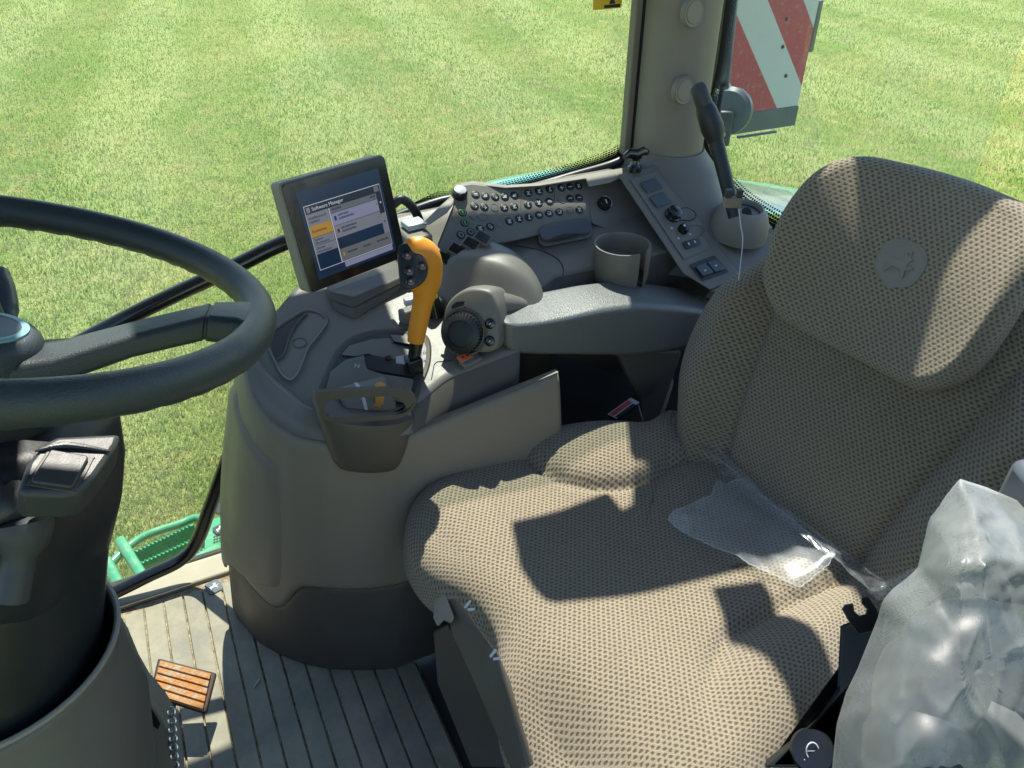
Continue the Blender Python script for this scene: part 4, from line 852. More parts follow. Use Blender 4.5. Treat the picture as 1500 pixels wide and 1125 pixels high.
# ================================================================== monitor
def monitor():
    c,x,y,n=quad([(409,265),(560,237),(597,380),(459,420)],1.37); w=np.linalg.norm(x); h=np.linalg.norm(y); x=x/w; y=y/h; w*=1.035; h*=1.035
    if n@(CAM-c)<0: n=-n
    ra=math.radians(4.5); x,y=x*math.cos(ra)+y*math.sin(ra),y*math.cos(ra)-x*math.sin(ra)
    T=thing('touchscreen_monitor','small lit touchscreen monitor in black bezel tilted on the console front','monitor',c-V(0,0,.12))
    def slab(name,W,Hh,r,d0,d1,mat,par=T,bev=.003,cx=0,cy=0,tp=1.):
        a=[c+x*(cx+p)+y*(cy+q)+n*d0 for p,q in rrect(W*tp,Hh*tp,r,5)]; b_=[c+x*(cx+p)+y*(cy+q)+n*d1 for p,q in rrect(W,Hh,r,5)]; k=len(a)
        return mk(name,a+b_,[tuple(range(k)),tuple(range(2*k-1,k-1,-1))]+[(i,(i+1)%k,k+(i+1)%k,k+i) for i in range(k)],mat,par,bevel=bev)
    slab('casing',w*1.01,h*1.01,.008,-.040,-.003,'trim',bev=.004,tp=.99)
    slab('bezel',w*.985,h*.985,.007,-.004,.001,'gloss',bev=.001)
    # screen: layered flat panels of the display
    def em(name,col,e):
        m,t,b=newmat(name); b.inputs['Base Color'].default_value=(*[q*.3 for q in col],1); b.inputs['Roughness'].default_value=.25; b.inputs['Emission Color'].default_value=(*col,1); b.inputs['Emission Strength'].default_value=e; M[name]=m; return name
    em('s_bg',(.012,.035,.085),0.17); em('s_lav',(.235,.245,.36),0.26); em('s_grey',(.19,.20,.24),0.26); em('s_grey2',(.13,.14,.15),0.26); em('s_amber',(.42,.22,.03),0.27); em('s_line',(.5,.5,.56),0.27); em('s_dark',(.02,.03,.05),0.20); em('s_txt',(.03,.04,.12),0.14); em('s_green',(.05,.25,.12),0.27)
    Sx,Sy=w*.80,h*.80; b=B(); ms=['s_bg','s_lav','s_grey','s_grey2','s_amber','s_line','s_dark','s_txt','s_green']
    def R(u0,v0,u1,v1,lay,m):   # unit coords, v from the top
        x0,x1=(u0*2-1)*Sx,(u1*2-1)*Sx; y0,y1=(1-v0*2)*Sy,(1-v1*2)*Sy; d=.0014+lay*.0003
        b.box(c+x*(x0+x1)/2+y*(y0+y1)/2+n*d,((x1-x0)/2,(y1-y0)/2,.00014),(x,y,n),m)
    R(0,0,1,1,0,0)
    R(.04,.17,.97,.905,1,5); R(.045,.178,.965,.897,2,6)
    R(.045,.265,.3,.897,3,0); R(.045,.265,.3,.40,4,2); R(.045,.40,.3,.525,4,4); R(.045,.53,.3,.62,4,2); R(.045,.625,.3,.72,4,2)
    R(.305,.265,.315,.897,4,5); R(.32,.265,.90,.33,3,3); R(.32,.335,.90,.475,3,1); R(.32,.48,.90,.62,3,2); R(.32,.62,.90,.75,3,0); R(.32,.75,.965,.897,3,3); R(.90,.265,.965,.51,3,6); R(.90,.51,.965,.75,3,2)
    R(.34,.91,.96,.97,1,1)
    R(.06,.192,.10,.25,4,2); R(.885,.185,.945,.25,4,3); R(.12,.20,.44,.235,4,2) if 0 else None
    for k,(u,v,wd,m) in enumerate(((.40,.36,.12,7),(.40,.40,.18,7),(.40,.51,.18,7),(.40,.55,.17,7),(.34,.28,.1,7),(.82,.28,.06,7),(.40,.80,.12,7),(.60,.80,.09,7),(.78,.80,.14,7))):
        # a run of short strokes of uneven width: lettering too small to read
        rr=random.Random(k); uu=u
        while uu<u+wd: q=rr.uniform(.008,.017); R(uu,v,uu+q*.72,v+.022,5,m); uu+=q+.003
    R(.345,.37,.37,.42,5,7); R(.345,.52,.37,.56,5,7); R(.345,.795,.365,.835,5,4); R(.87,.37,.885,.40,5,8); R(.87,.52,.885,.55,5,8); R(.925,.37,.94,.39,5,5); R(.925,.6,.94,.62,5,7)
    b.out('screen',ms,T,smooth=False)
    for body,u,v,sz,mt in (('Software Manager',.12,.222,.0088,'s_line'),('Installations &\nUpdates',.06,.335,.0062,'s_txt'),('Activations',.06,.463,.0066,'s_txt'),('System\nInformation',.06,.577,.0062,'s_txt'),('Device\nInformation',.06,.675,.0062,'s_txt')):
        vs,fs=text(body,'t',sz,(c+x*(u*2-1)*Sx+y*(1-v*2)*Sy+n*.0031,x,y,n),mt,T,align='LEFT'); mk('screen_text',vs,fs,mt,T,smooth=False)
    # stand
    A=[Dk(*q) for q in ((488,452),(520,470),(590,430),(596,408))]; 
    b=B(); t0=[Yp(u,v,1.245) for u,v in ((481,432),(600,388))]
    lo=[Dk(u,v) for u,v in ((489,455),(502,462),(520,469),(548,452),(582,430),(585,415))]
    top=[p*.0+Dp(u,v,depth(q)-.0) for (u,v),p,q in zip(((480,426),(494,431),(519,436),(548,423),(598,402),(600,385)),lo,lo)]
    off=V(.02,.09,0); vs=lo+[p+off for p in lo[::-1]]; vt=top+[p+off for p in top[::-1]]; mid=[a*.45+b_*.55 for a,b_ in zip(vs,vt)]; n_=len(vs)
    vs2=vs+mid; fs=[(i,(i+1)%n_,n_+(i+1)%n_,n_+i) for i in range(n_)]+[tuple(range(n_)),tuple(range(2*n_-1,n_-1,-1))]; mk('stand_foot',vs2,fs,'taupe_dark',T,bevel=.003,sharp=30)
    g=[p+(p-sum(mid)/n_)*.03+V(0,0,.001) for p in mid]; vs2=g+vt; mk('stand_neck',vs2,fs,'taupe_dark',T,bevel=.003,sharp=30)
    T2=thing('grab_handle','black curved grab handle behind the monitor','handle',Yp(600,320,1.5))
    b=B(); b.tube(spline([Yp(575,300,1.5),Yp(588,292,1.5),Yp(603,302,1.5),Yp(614,322,1.5),Yp(618,345,1.5)],24),.010,12); b.out('loop','black',T2)
    b=B(); p=Yp(606,328,1.43); b.box(p,(.022,.02,.006),(V(.95,.1,0),V(-.1,.95,0),V(0,0,1))); b.out('mount_block','silver',T2,bevel=.002)
    b=B(); b.box(Yp(608,366,1.42),(.028,.04,.045)); o=b.out('handle_mount','deck',CON,bevel=.006)
monitor()
# ================================================================== gear lever
def gear():
    base=Dk(603,542); T=thing('gear_lever','orange gear lever with black four-button face and black shaft','gear lever',base)
    y0=base[1]
    b=B(); p=Yp(611,498,y0+.005); b.tube([base-V(0,0,.03),base*.6+p*.4,p],[.0125,.0115,.0125],16); b.box(base*.75+p*.25-V(0,.004,0),(.014,.014,.014)); b.out('shaft','gloss',T,bevel=.002)
    pts=[(609,500),(611,485),(615,465),(619,445),(622,430),(622,415),(619,398),(614,380),(609,364),(605,352)]
    rad=[.0150,.0165,.0172,.0180,.0205,.030,.0370,.0385,.0330,.016]
    P=spline([Yp(u,v,y0+.004+.010*i/9) for i,(u,v) in enumerate(pts)],40); R=np.interp(np.linspace(0,9,40),range(10),rad); R=np.convolve(np.pad(R,2,'edge'),[.1,.2,.4,.2,.1],'valid')
    # flattened head: less deep than wide
    secs=[]
    for i,(p,r) in enumerate(zip(P,R)):
        t=P[min(i+1,39)]-P[max(i-1,0)]; t/=np.linalg.norm(t); vd=CAM-p; vd/=np.linalg.norm(vd); x=np.cross(t,vd); x/=np.linalg.norm(x); d=np.cross(x,t); fl=1 if i<16 else 1-.32*sm((i-16)/8)
        secs.append([p+x*math.cos(a)*r+d*math.sin(a)*r*fl for a in np.linspace(0,2*np.pi,33)[:-1]])
    t=P[-1]-P[-2]; t/=np.linalg.norm(t); c=sum(secs[-1])/32; secs.append([c+(q-c)*.5+t*.004 for q in secs[-1]])
    vs,fs=loft(secs); mk('grip','' or vs,fs,'orange',T,sharp=0)
    # black face with buttons, on the side turned to the seat front
    dpt=depth(P[30]); F=lambda u,v,d: Dp(u,v,dpt-.026-d-.00012*(u-608)*-1)
    out=even(spline([(583,366),(588,357),(600,356),(612,364),(622,378),(627,392),(624,408),(612,420),(598,424),(588,418),(584,400)],200,True),48); cc=out.mean(0); rings=[]
    for s_,d in ((1.0,-.016),(1.0,.0),(.95,.004),(.8,.0055),(.4,.006)): rings+=[F(*(cc+(q-cc)*s_),d) for q in out]
    fs=[(j*48+i,j*48+(i+1)%48,(j+1)*48+(i+1)%48,(j+1)*48+i) for j in range(4) for i in range(48)]+[tuple(range(4*48,5*48))]; Fc=mk('button_face',rings,fs,'black',T)
    for u,v in ((597,374),(619,389),(600,397),(602,412)):
        p=F(u,v,.0065); z=CAM-p; z/=np.linalg.norm(z); b=B(); b.lathe(p,z,[(.0085,-.003),(.0085,.002),(.006,.0035),(.001,.0028)],20,0); b.lathe(p+z*.0034,z,[(.0022,0),(.0022,.0006),(.0005,.0007)],8,1); b.out('thumb_button',['gloss','red_led'],Fc)
gear()
# ================================================================== steering wheel and column
AX=V(.31,.08,.93); AX/=np.linalg.norm(AX); HUB=Dp(-25,413,.635); WX=CR-AX*(CR@AX); WX/=np.linalg.norm(WX); WY_=np.cross(AX,WX)
def wheel():
    HB=HUB-AX*.053
    T=thing('steering_wheel','black moulded rubber steering wheel with three flat spokes','steering wheel',HUB)
    R=.2185; b=B(); n=150; pts=[];rr=[]; secs=[]
    for i in range(n):
        a=2*math.pi*i/n; e=WX*math.cos(a)+WY_*math.sin(a); c=HUB+e*R; grip=.0007*math.cos(a*52); r=.0156; s=[]
        for j in range(20):
            q=2*math.pi*j/20; under=max(0,-math.sin(q)); s.append(c+e*math.cos(q)*r*.98+AX*math.sin(q)*(r*1.05+grip*under*1.2*(1 if under>.3 else 0)))
        secs.append(s)
    vs,fs=loft(secs+[secs[0]],cap=False); mk('rim',vs,fs,'rubber',T,sharp=0)
    for a in (math.radians(12),math.radians(132),math.radians(252)):
        e=WX*math.cos(a)+WY_*math.sin(a); s=np.cross(AX,e); secs=[]
        for f,wd,th,dz in ((.028,.034,.016,-.074),(.06,.028,.0135,-.062),(.12,.023,.0115,-.029),(.174,.022,.012,-.004),(.175,.0205,.011,-.004),(.177,.0205,.011,-.004),(.178,.023,.0125,-.003),(.20,.027,.013,0),(.218,.036,.012,0)):
            secs.append([HUB+e*f+s*p+AX*(q+dz) for p,q in rrect(wd,th,min(wd,th)*.6,5)])
        vs,fs=loft(secs); mk('spoke',vs,fs,'rubber',T)
    b=B(); b.lathe(HB,AX,[(.040,-.16),(.043,-.06),(.046,-.045),(.0455,-.008),(.044,.003),(.040,.009),(.035,.0115),(.001,.0125)],48); b.out('hub','rubber',T)
    b=B(); b.lathe(HB,AX,[(.0475,-.040),(.0475,-.022),(.046,-.018)],48,caps=False); b.out('hub_ring','trim',T)
    b=B(); b.lathe(HB+AX*.0115,AX,[(.0335,0),(.0335,.0022),(.031,.003),(.0275,.0026)],48,0,caps=False); b.lathe(HB+AX*.0115,AX,[(.0275,.0024),(.001,.0032)],48,1,caps=False); b.out('hub_cap',['tpanel','blue_grey'],T)
wheel()
def column():
    T=thing('steering_column','black steering column head with square cap above a tapered taupe lower cover','steering column',HUB-AX*1.28)
    HX=WX; HY=WY_
    def sec(t,w,d,r,dx=0,dy=0,k=7): c=HUB-AX*t; return [c+HX*(p+dx)+HY*(q+dy) for p,q in rrect(w,d,r,k)]
    secs=[sec(.115,.078,.07,.04),sec(.118,.090,.082,.05),sec(.13,.098,.092,.06),sec(.17,.104,.099,.065),sec(.22,.104,.099,.065),sec(.27,.098,.092,.06),sec(.285,.085,.08,.03)]
    vs,fs=loft(secs); mk('column_head',vs,fs,'black',T,sharp=50)
    secs=[sec(.1,.06,.06,.05),sec(.25,.098,.09,.06),sec(.28,.098,.095,.07),sec(.34,.100,.097,.08),sec(.44,.100,.097,.08),sec(.55,.10,.095,.07)]
    vs,fs=loft(secs); mk('column_tube',vs,fs,'black',T)
    # square cap on a tilted plinth
    p=Dp(90,690,.575); n=CAM-p; n=AX*.75+n/np.linalg.norm(n)*.45; n/=np.linalg.norm(n); x=CR-n*(CR@n); x/=np.linalg.norm(x); y=np.cross(n,x); k=.575/1127
    P=lambda u,v,h: p+x*(u-90)*k*1.0+y*(690-v)*k*1.35+n*h
    b=B(); b.prism([P(*q,-.03) for q in ((44,690),(50,660),(62,648),(140,622),(143,640),(136,688),(128,712),(110,720),(58,731),(52,726))],n,.032); b.out('cap_plinth','charcoal',T,bevel=.004)
    b=B(); b.prism([P(*q,.002) for q in spline([(62,672),(66,669),(118,666),(122,669),(122,712),(118,715),(63,719),(60,716)],40,True)],n,.001); b.out('cap_gap','taupe_dark',T,smooth=False)
    b=B(); b.prism([P(*q,.002) for q in ((65,672),(68,671),(113,668),(117,671),(117,711),(113,713),(66,717),(63,714))],n,.004); b.out('square_cap','charcoal',T,bevel=.0015)
    b=B(); b.tube(spline([P(46,676,.003),P(80,660,.004),P(140,652,.003)],20),[.0008+.002*math.sin(math.pi*i/19) for i in range(20)],8); b.out('plinth_crease','black',T)
    b=B(); c=Dp(8,748,.60); b.tube(spline([c-CR*.08+CU*.012,c-CR*.03+CU*.01,c+CR*.006,c+CR*.013-CU*.02,c+CR*.005-CU*.07],24),[.022,.022,.021,.019,.012]*4+[.012]*4,14); b.out('tilt_lever','charcoal',T)
    # lower cover: flares to the floor, pale rim at its mouth
    rows=[(.398,159),(.41,162),(.44,172),(.48,188),(.52,204),(.66,216),(.9,226),(1.25,234)]
    secs=[]
    for t_,u in rows:
        c=HUB-AX*t_; a=(u-pix(c)[0])*depth(c)/FPX; secs.append([c+(CR*math.cos(t)+_H*math.sin(t)*.95)*a for t in np.linspace(0,2*np.pi,57)[:-1]])
    vs,fs=loft(secs,cap=False); mk('lower_cover',vs,fs,plastic('cover_plastic',(.095,.088,.07),.5),T,solid=.004)
    b=B(); b.tube(secs[0],.0032,8,closed=True); b.out('cover_rim','trim',T)
    # foot shroud on the right of the cover with a black patch painting its recess shade and a chain-like toothed strip
    Q=lambda u,v,d: Dp(u,v,d)
    out=[(158,915),(175,948),(192,985),(208,1012),(232,1040),(246,1062),(254,1090),(262,1150),(190,1150),(196,1080),(185,1020),(170,960)]
    A=[Q(u,v,1.0+.10*sm((v-915)/200)) for u,v in out]; b=B(); b.prism(A,_H,.03); b.out('foot_shroud','trim',T,bevel=.006)
    rec=[(206,1035),(215,1032),(228,1048),(240,1072),(248,1100),(250,1140),(215,1140),(207,1100),(203,1060)]
    b=B(); b.prism([Q(u,v,1.0+.10*sm((v-915)/200)-.004) for u,v in spline(rec,40,True)],_H,.004); b.out('shroud_shade','black',T)
    b=B()
    for i in range(8):
        cc=Q(251+i*.9,1042+i*13,1.05+.008*i); b.tube([cc+(CR*math.cos(t)+CU*math.sin(t))*.0052 for t in np.linspace(0,2*np.pi,15)[:-1]],.0018,6,closed=True)
    b.out('toothed_strip','metal',T)
    T2=thing('indicator_stalk','grey indicator stalk beyond the steering wheel hub','stalk',Dp(0,470,.78))
    b=B(); b.tube(spline([Dp(-6,400,.80),Dp(2,425,.79),Dp(6,450,.78),Dp(6,472,.77)],20),[.010]+[.0125]*4+[.013]*10+[.012]*5,16); b.out('stalk_body','blue_grey',T2)
    b=B(); b.tube([Dp(6,471,.77),Dp(4,520,.75)],.0105,14); b.out('stalk_root','black',T2)
column()
def pedal():
    c=Zp(265,1008,.11); T=thing('brake_pedal','worn orange brown grooved brake pedal pad above the rubber mat','pedal',c-V(0,0,.1))
    m,t,b_=newmat('worn_pad'); o=coords(t); d=noise(t,o,45,5,.75).step(.46,.62); d2=noise(t,o,14,3,.6).step(.55,.62)
    cc=mixc(t,d,(.45,.19,.05),(.40,.31,.21)); cc=mixc(t,d2*.8,cc,(.17,.085,.035)); t.links.new(cc,b_.inputs['Base Color']); b_.inputs['Roughness'].default_value=.7; bump(t,b_,noise(t,o,120,4),.002)
    n=V(.12,-.32,.94); n/=np.linalg.norm(n)
    k=depth(c)/FPX; f=lambda u,v,h=0.: Pp(u,v,c+n*h,n)
    cor=[(232,966),(318,988),(303,1048),(219,1022)]
    b=B(); P=[f(*q,-.012) for q in cor]; b.prism(P,n,.010); b.out('pad_base',simple('pad_edge',(.045,.022,.016),.6),T,bevel=.004)
    b=B(); tl,tr,br,bl=[f(*q,0) for q in ((235,968),(309,987),(297,1042),(222,1018))]
    N=5
    for i in range(N):
        f0,f1=i/N+.015,(i+1)/N-.03
        q=[tl*(1-f0)+bl*f0,tr*(1-f0)+br*f0,tr*(1-f1)+br*f1,tl*(1-f1)+bl*f1]; b.prism([p-n*.002 for p in q],n,.007)
    b.prism([p-n*.002 for p in (tl,tr,br,bl)],n,.002); b.out('ribbed_pad',m,T,bevel=.0015)
    b=B(); b.tube([f(260,1010,-.012),f(250,1045,-.03),Zp(225,1100,.05)],.010,10,flat=.5); b.out('pedal_arm','black',T)
pedal()
# ================================================================== driver seat
SA=math.radians(8); SO=V(.88,.73,0); E1=V(-math.cos(SA),-math.sin(SA),0); E2=V(-math.sin(SA),math.cos(SA),0); UZ=V(0,0,1)
def seat():
    T=thing('driver_seat','brown dotted fabric driver seat with headrest and grey armrest','seat',(SO[0]-.3,SO[1],.0))
    global cush_top
    def cush_top(q1,l):
        z=.497; c=.03
        z+=.018*sm((q1-.30)/.2)*1.0-.055*sm((q1-.50)/.14)            # front roll
        z-=.012*math.exp(-((l-c)/.14)**2)                                # hollow of the seat
        r2=((q1-.12)/.172)**2+((l-.345)/.168)**2; r2=min(r2,((q1-.0)/.2)**2+((l-.345)/.168)**2) if q1<.12 else r2
        z+=.040*max(0,1-r2)**.55-.010*math.exp(-((math.sqrt(r2)-1)/.07)**2)
        ln=np.interp(q1,[-.1,.02,.15,.268,.34,.42],[-.185,-.188,-.172,-.160,-.19,-.25])
        d=ln-l; z+=(.040*sm(d/.085)*math.exp(-(max(0,d-.06)/.2)**2)-.015*math.exp(-(d/.016)**2))*sm((.43-q1)/.17)
        z-=.070*sm((q1-.40)/.30)*sm((-.02-l)/.16)
        return z
    O=SO.copy()
    outl=[(-.07,.26),(.03,.315),(.13,.375),(.23,.415),(.33,.43),(.43,.425),(.51,.405),(.565,.36),(.595,.29),(.592,.215),(.568,.15),(.558,.10),(.566,.045),(.60,-.01),(.628,-.08),(.635,-.17),(.62,-.26),(.57,-.315),(.47,-.345),(.36,-.345),(.25,-.328),(.13,-.295),(.02,-.27),(-.07,-.26)]
    pillow('cushion',outl,(O,E1,E2,UZ),cush_top,.055,.165,'fabric',T,n=220,inner=60,center=(.27,.05),bulge=.012)
    # backrest
    rec=math.radians(19); Nn=E1*math.cos(rec)+UZ*math.sin(rec); Up=-E1*math.sin(rec)+UZ*math.cos(rec); P0=SO+V(0,0,.455)
    lc=-.03
    half=[(.0,-.03),(.12,-.03),(.225,-.015),(.262,.05),(.292,.13),(.325,.21),(.332,.28),(.318,.345),(.282,.415),(.243,.48),(.215,.54),(.17,.60),(.0,.615)]
    outl=[(l+lc,u) for l,u in half]+[(-l+lc,u) for l,u in half[-2:0:-1]]
    def bt(l,u):
        d=abs(l-lc); z=0.0; cr=np.interp(u,[-.05,.08,.325,.5,.7],[.15,.158,.195,.215,.24]); z+=.052*sm((d-cr)/.075)-.012*math.exp(-((d-cr)/.008)**2)+.018*math.exp(-((u-.16)/.12)**2)-.02*sm((d-.26)/.05); return z
    pillow('backrest',outl,(P0-Nn*.012,E2,Up,Nn),bt,.045,.11,'fabric',T,n=200,inner=56,center=(lc,.28),bulge=.01)
    # headrest pad in front of the upper back
    lh=-.022
    hh=[(.0,.360),(.10,.362),(.150,.378),(.184,.42),(.197,.48),(.197,.55),(.182,.615),(.142,.655),(.07,.666),(.0,.669)]
    outl=[(l+lh,u) for l,u in hh]+[(-l+lh,u) for l,u in hh[-2:0:-1]]
    def ht(l,u):
        d=l-lh; return .05+.055*(abs(d)/.19)**2.2+.02*(1 if d<0 else .6)*0-.06*max(0,(u-.50)/.17)**2*.6
    Hd=pillow('headrest',outl,(P0-Nn*.012,E2,Up,Nn),ht,.021,.075,'fabric',T,n=170,inner=44,center=(lh,.52),bulge=.004)
    ce=P0-Nn*.012+E2*(-.036)+Up*.525; hz=ht(-.036,.525)+.0005; bb=B(); k=.039
    sh=spline([(-.95,.55),(-.55,.92),(.0,1.0),(.55,.92),(.95,.55),(1.0,.0),(.80,-.55),(.35,-.80),(.0,-.98),(-.35,-.80),(-.80,-.55),(-1.0,.0)],48,True)
    ev=lambda x,y,h: ce+E2*(-x*k)+Up*(y*k)+Nn*(ht(-.036-x*k,.525+y*k)+h)
    vs=[ev(x,y,-.004) for x,y in sh]+[ev(x,y,.0016) for x,y in sh]+[ev(x*.93,y*.93,.0020) for x,y in sh]+[ev(x*.88,y*.88,.0008) for x,y in sh]; n_=48
    fs=[(r*n_+i,r*n_+(i+1)%n_,(r+1)*n_+(i+1)%n_,(r+1)*n_+i) for r in range(3) for i in range(n_)]+[tuple(range(3*n_,4*n_))]
    b=B(); b.add(vs,fs); dv=[ev(x*1.35,y*1.35+.05,.0008) for x,y in DEER]; dt=[ev(x*1.35,y*1.35+.05,.0034) for x,y in DEER]; m=len(DEER); b.add(dv+dt,[tuple(range(m,2*m))]+[(i,(i+1)%m,m+(i+1)%m,m+i) for i in range(m)])
    b.out('emblem','emblem',Hd,sharp=30)
    # seat shell behind the backrest
    b=B(); b.prism([P0-Nn*.10+E2*(l+lc)*.93+Up*(u*.96+.01) for l,u in half]+[P0-Nn*.10+E2*(-l+lc)*.93+Up*(u*.96+.01) for l,u in half[-2:0:-1]],-Nn,.03); b.out('back_shell','black',T,bevel=.01)
    # pan, plinth and suspension
    pan=[(-.06,.24),(.1,.33),(.3,.38),(.48,.37),(.545,.30),(.55,.10),(.575,-.04),(.57,-.25),(.45,-.31),(.1,-.27),(-.06,-.24)]
    b=B(); b.prism([O+E1*a*.985+E2*c+UZ*.315 for a,c in pan],UZ,.035); b.out('seat_pan','steel',T,bevel=.006)
    # sloping front plate seen in the notch between the front bolsters
    f1=[Dp(u,v,d) for u,v,d in ((650,882,1.17),(660,876,1.17),(722,962,1.06),(737,1000,1.05),(775,1125,.99),(748,1130,1.0),(694,1000,1.09),(662,930,1.15))]
    b=B(); b.prism(f1,V(.6,.3,-.5),.02); b.out('front_plate','taupe_dark',T,bevel=.003)
    b=B(); 
    for u,v,d in ((681,890,1.115),(718,962,1.06)):
        p=Dp(u,v,d); b.tube([p,p+CR*.008+CU*.010],.002,6); b.tube([p+CR*.004-CU*.003,p+CR*.014-CU*.002],.002,6)
    b.out('edge_clips','silver',T)
    b=B(); b.prism([Dp(u,v,d) for u,v,d in ((636,880,1.165),(650,870,1.165),(664,905,1.14),(660,913,1.14),(650,908,1.15),(640,918,1.16),(634,905,1.165))],V(.6,.3,-.5),.006); b.out('foam_lip','trim',T,bevel=.002)
    b=B(); b.box((.62,.76,.16),(.255,.20,.15)); b.out('suspension_base','taupe_dark',T,bevel=.02)
    vs=[Zp(u,v,z) for u,v,z in ((634,925,.25),(640,1000,.17),(690,1125,.12),(760,1125,.16),(700,1000,.25),(655,915,.30))]
    b=B(); b.prism(vs,V(.3,.2,-.2),.03); b.out('side_cover','taupe_dark',T,bevel=.004)
    b=B(); b.box((.44,.72,.07),(.115,.36,.075)); b.out('base_plate','charcoal',T,bevel=.012)
    # right armrest: loft along its length
    yn=1.105; st=[]
    topn=[(738,478),(753,483),(795,478),(833,472),(880,461),(932,452),(985,453),(1075,466)]
    botn=[(745,512),(764,525),(795,526),(833,526),(880,527),(932,527),(975,527),(1010,510)]
    topf=[(738,459),(748,454),(800,443),(860,429),(920,419),(980,412),(1040,417),(1110,436)]
    secs=[]
    for k_,(a,b_,c_) in enumerate(zip(topn,botn,topf)):
        yn=1.12; p=Yp(*a,yn); q=Yp(*b_,yn); x=p[0]; secs.append((x,p[2],q[2],yn))
    S_=np.array(secs); xs=np.linspace(0,len(S_)-1,40); S_=np.stack([np.interp(xs,range(len(S_)),np.convolve(np.pad(S_[:,i],1,'edge'),[.2,.6,.2],'valid')) for i in range(4)],1); L=[]
    for i,(x,zt,zb,yn) in enumerate(S_):
        yf=yn+.108
        e=min(1,i/5); k=.78+.22*math.sqrt(1-(1-e)**2); k2=1.; zc=(zt+zb)/2+.008; h=(zt-zb)/2*k*k2; w=(yf-yn)/2*(.80+.2*math.sqrt(1-(1-e)**2)); zt2=.004*math.exp(-((i-24)/9)**2)
        sec=rrect(w,h,min(w,h)*.30,6); L.append([V(x,(yn+yf)/2+p,zc+q+(zt2 if q>0 else 0)+(.008 if q>0 and p>0 else 0)) for p,q in sec])
    vs,fs=loft(L); mk('armrest','' or vs,fs,'armrest',T,sharp=0)
    b=B(); b.prism([Yp(u,v,1.15) for u,v in ((905,515),(1000,515),(985,560),(972,605),(955,628),(940,628),(935,580))],V(0,1,0),.03); b.out('armrest_bracket','taupe_dark',T,bevel=.006)
    # belt anchor bracket, near side
    n=V(-.5,-.45,.6); n/=np.linalg.norm(n); p0=Dp(1258,895,.985); pl=[(1233,892),(1238,886),(1250,884),(1252,896),(1259,902),(1268,900),(1270,892),(1262,884),(1262,876),(1272,873),(1284,890),(1290,905),(1278,925),(1258,930),(1246,915)]
    b=B(); b.prism([Pp(u,v,p0,n) for u,v in pl],-n,.005); b.out('belt_anchor','gloss',T,bevel=.001)
    b=B(); b.prism([Pp(u,v,p0-n*.02,n) for u,v in ((1240,925),(1290,905),(1285,960),(1240,1000),(1200,1060),(1120,1125),(1230,1125))],-n,.03); b.out('side_valance','black',T,bevel=.004)
    b=B(); c=Dp(1190,1100,.99); z=CAM-c; z/=np.linalg.norm(z); b.lathe(c,z,[(.028,-.02),(.028,.0),(.025,.004),(.001,.005)],28,0)
    for a in np.linspace(.3,2.3,9): pass
    b.tube([c+z*.0055+(CR*math.cos(a)*.008+CU*math.sin(a)*.011) for a in np.linspace(0,2*np.pi,15)[:-1]],.0009,5,1,closed=True); b.box(c+z*.0056,(.007,.0008,.0003),(CR,CU,z),1); b.tube([c+z*.0055+(CR*math.cos(a)*.014+CU*math.sin(a)*.016) for a in np.linspace(-2.4,-.6,12)],.0007,5,1); b.out('adjuster_knob',['gloss','white'],T)
    # near armrest, folded beside the backrest under its plastic cover
    c0=Dp(1330,1000,.78); c1=Dp(1420,940,.80); c2=Dp(1580,1010,.80); b=B(); b.tube(spline([Dp(1345,1180,.74),Dp(1352,1040,.78),Dp(1400,955,.80),Dp(1500,965,.82),Dp(1600,1040,.84)],30),[.056,.060,.062,.064,.064,.064]*5,18,flat=.8); b.out('armrest','black',T)
    b=B(); b.box(Dp(1556,742,.86),(.06,.03,.05),(CR,_H,UZ)); b.out('side_shield','steel',T,bevel=.012)
seat()
def buckle():
    p=Yp(915,597,1.115); T=thing('seat_belt_buckle','black seat belt buckle with red press button beside the cushion','buckle',p-V(0,0,.08))
    n=CAM-p; n/=np.linalg.norm(n); n=n*.6+V(-.2,.0,.6); n/=np.linalg.norm(n); f=onplane(p,n)
    b=B(); b.prism([f(*q,-.002) for q in ((892,606),(925,585),(936,592),(946,628),(915,640),(895,628))],-n,.022); b.out('body','gloss',T,bevel=.003)
    b=B(); b.prism([f(*q,-.001) for q in ((890,607),(924,583),(937,590),(903,614))],n,.003); b.out('end_frame','silver',T,bevel=.0006)
    b=B(); b.prism([f(*q,.002) for q in ((894,606),(921,587),(926,590),(899,609))],n,.003); b.out('press_button','red',T,bevel=.0006)
    b=B(); b.prism([f(*q,.002) for q in ((901,610.5),(927,591.5),(932,593.5),(906,612.5))],n,.0008); b.out('slot','black',T,smooth=False)
    b=B(); P_=[f(960,630,-.02),f(972,600,-.03),f(985,560,-.04)]; b.tube(P_,.018,10,flat=.12); b.out('webbing','taupe',T)
buckle()
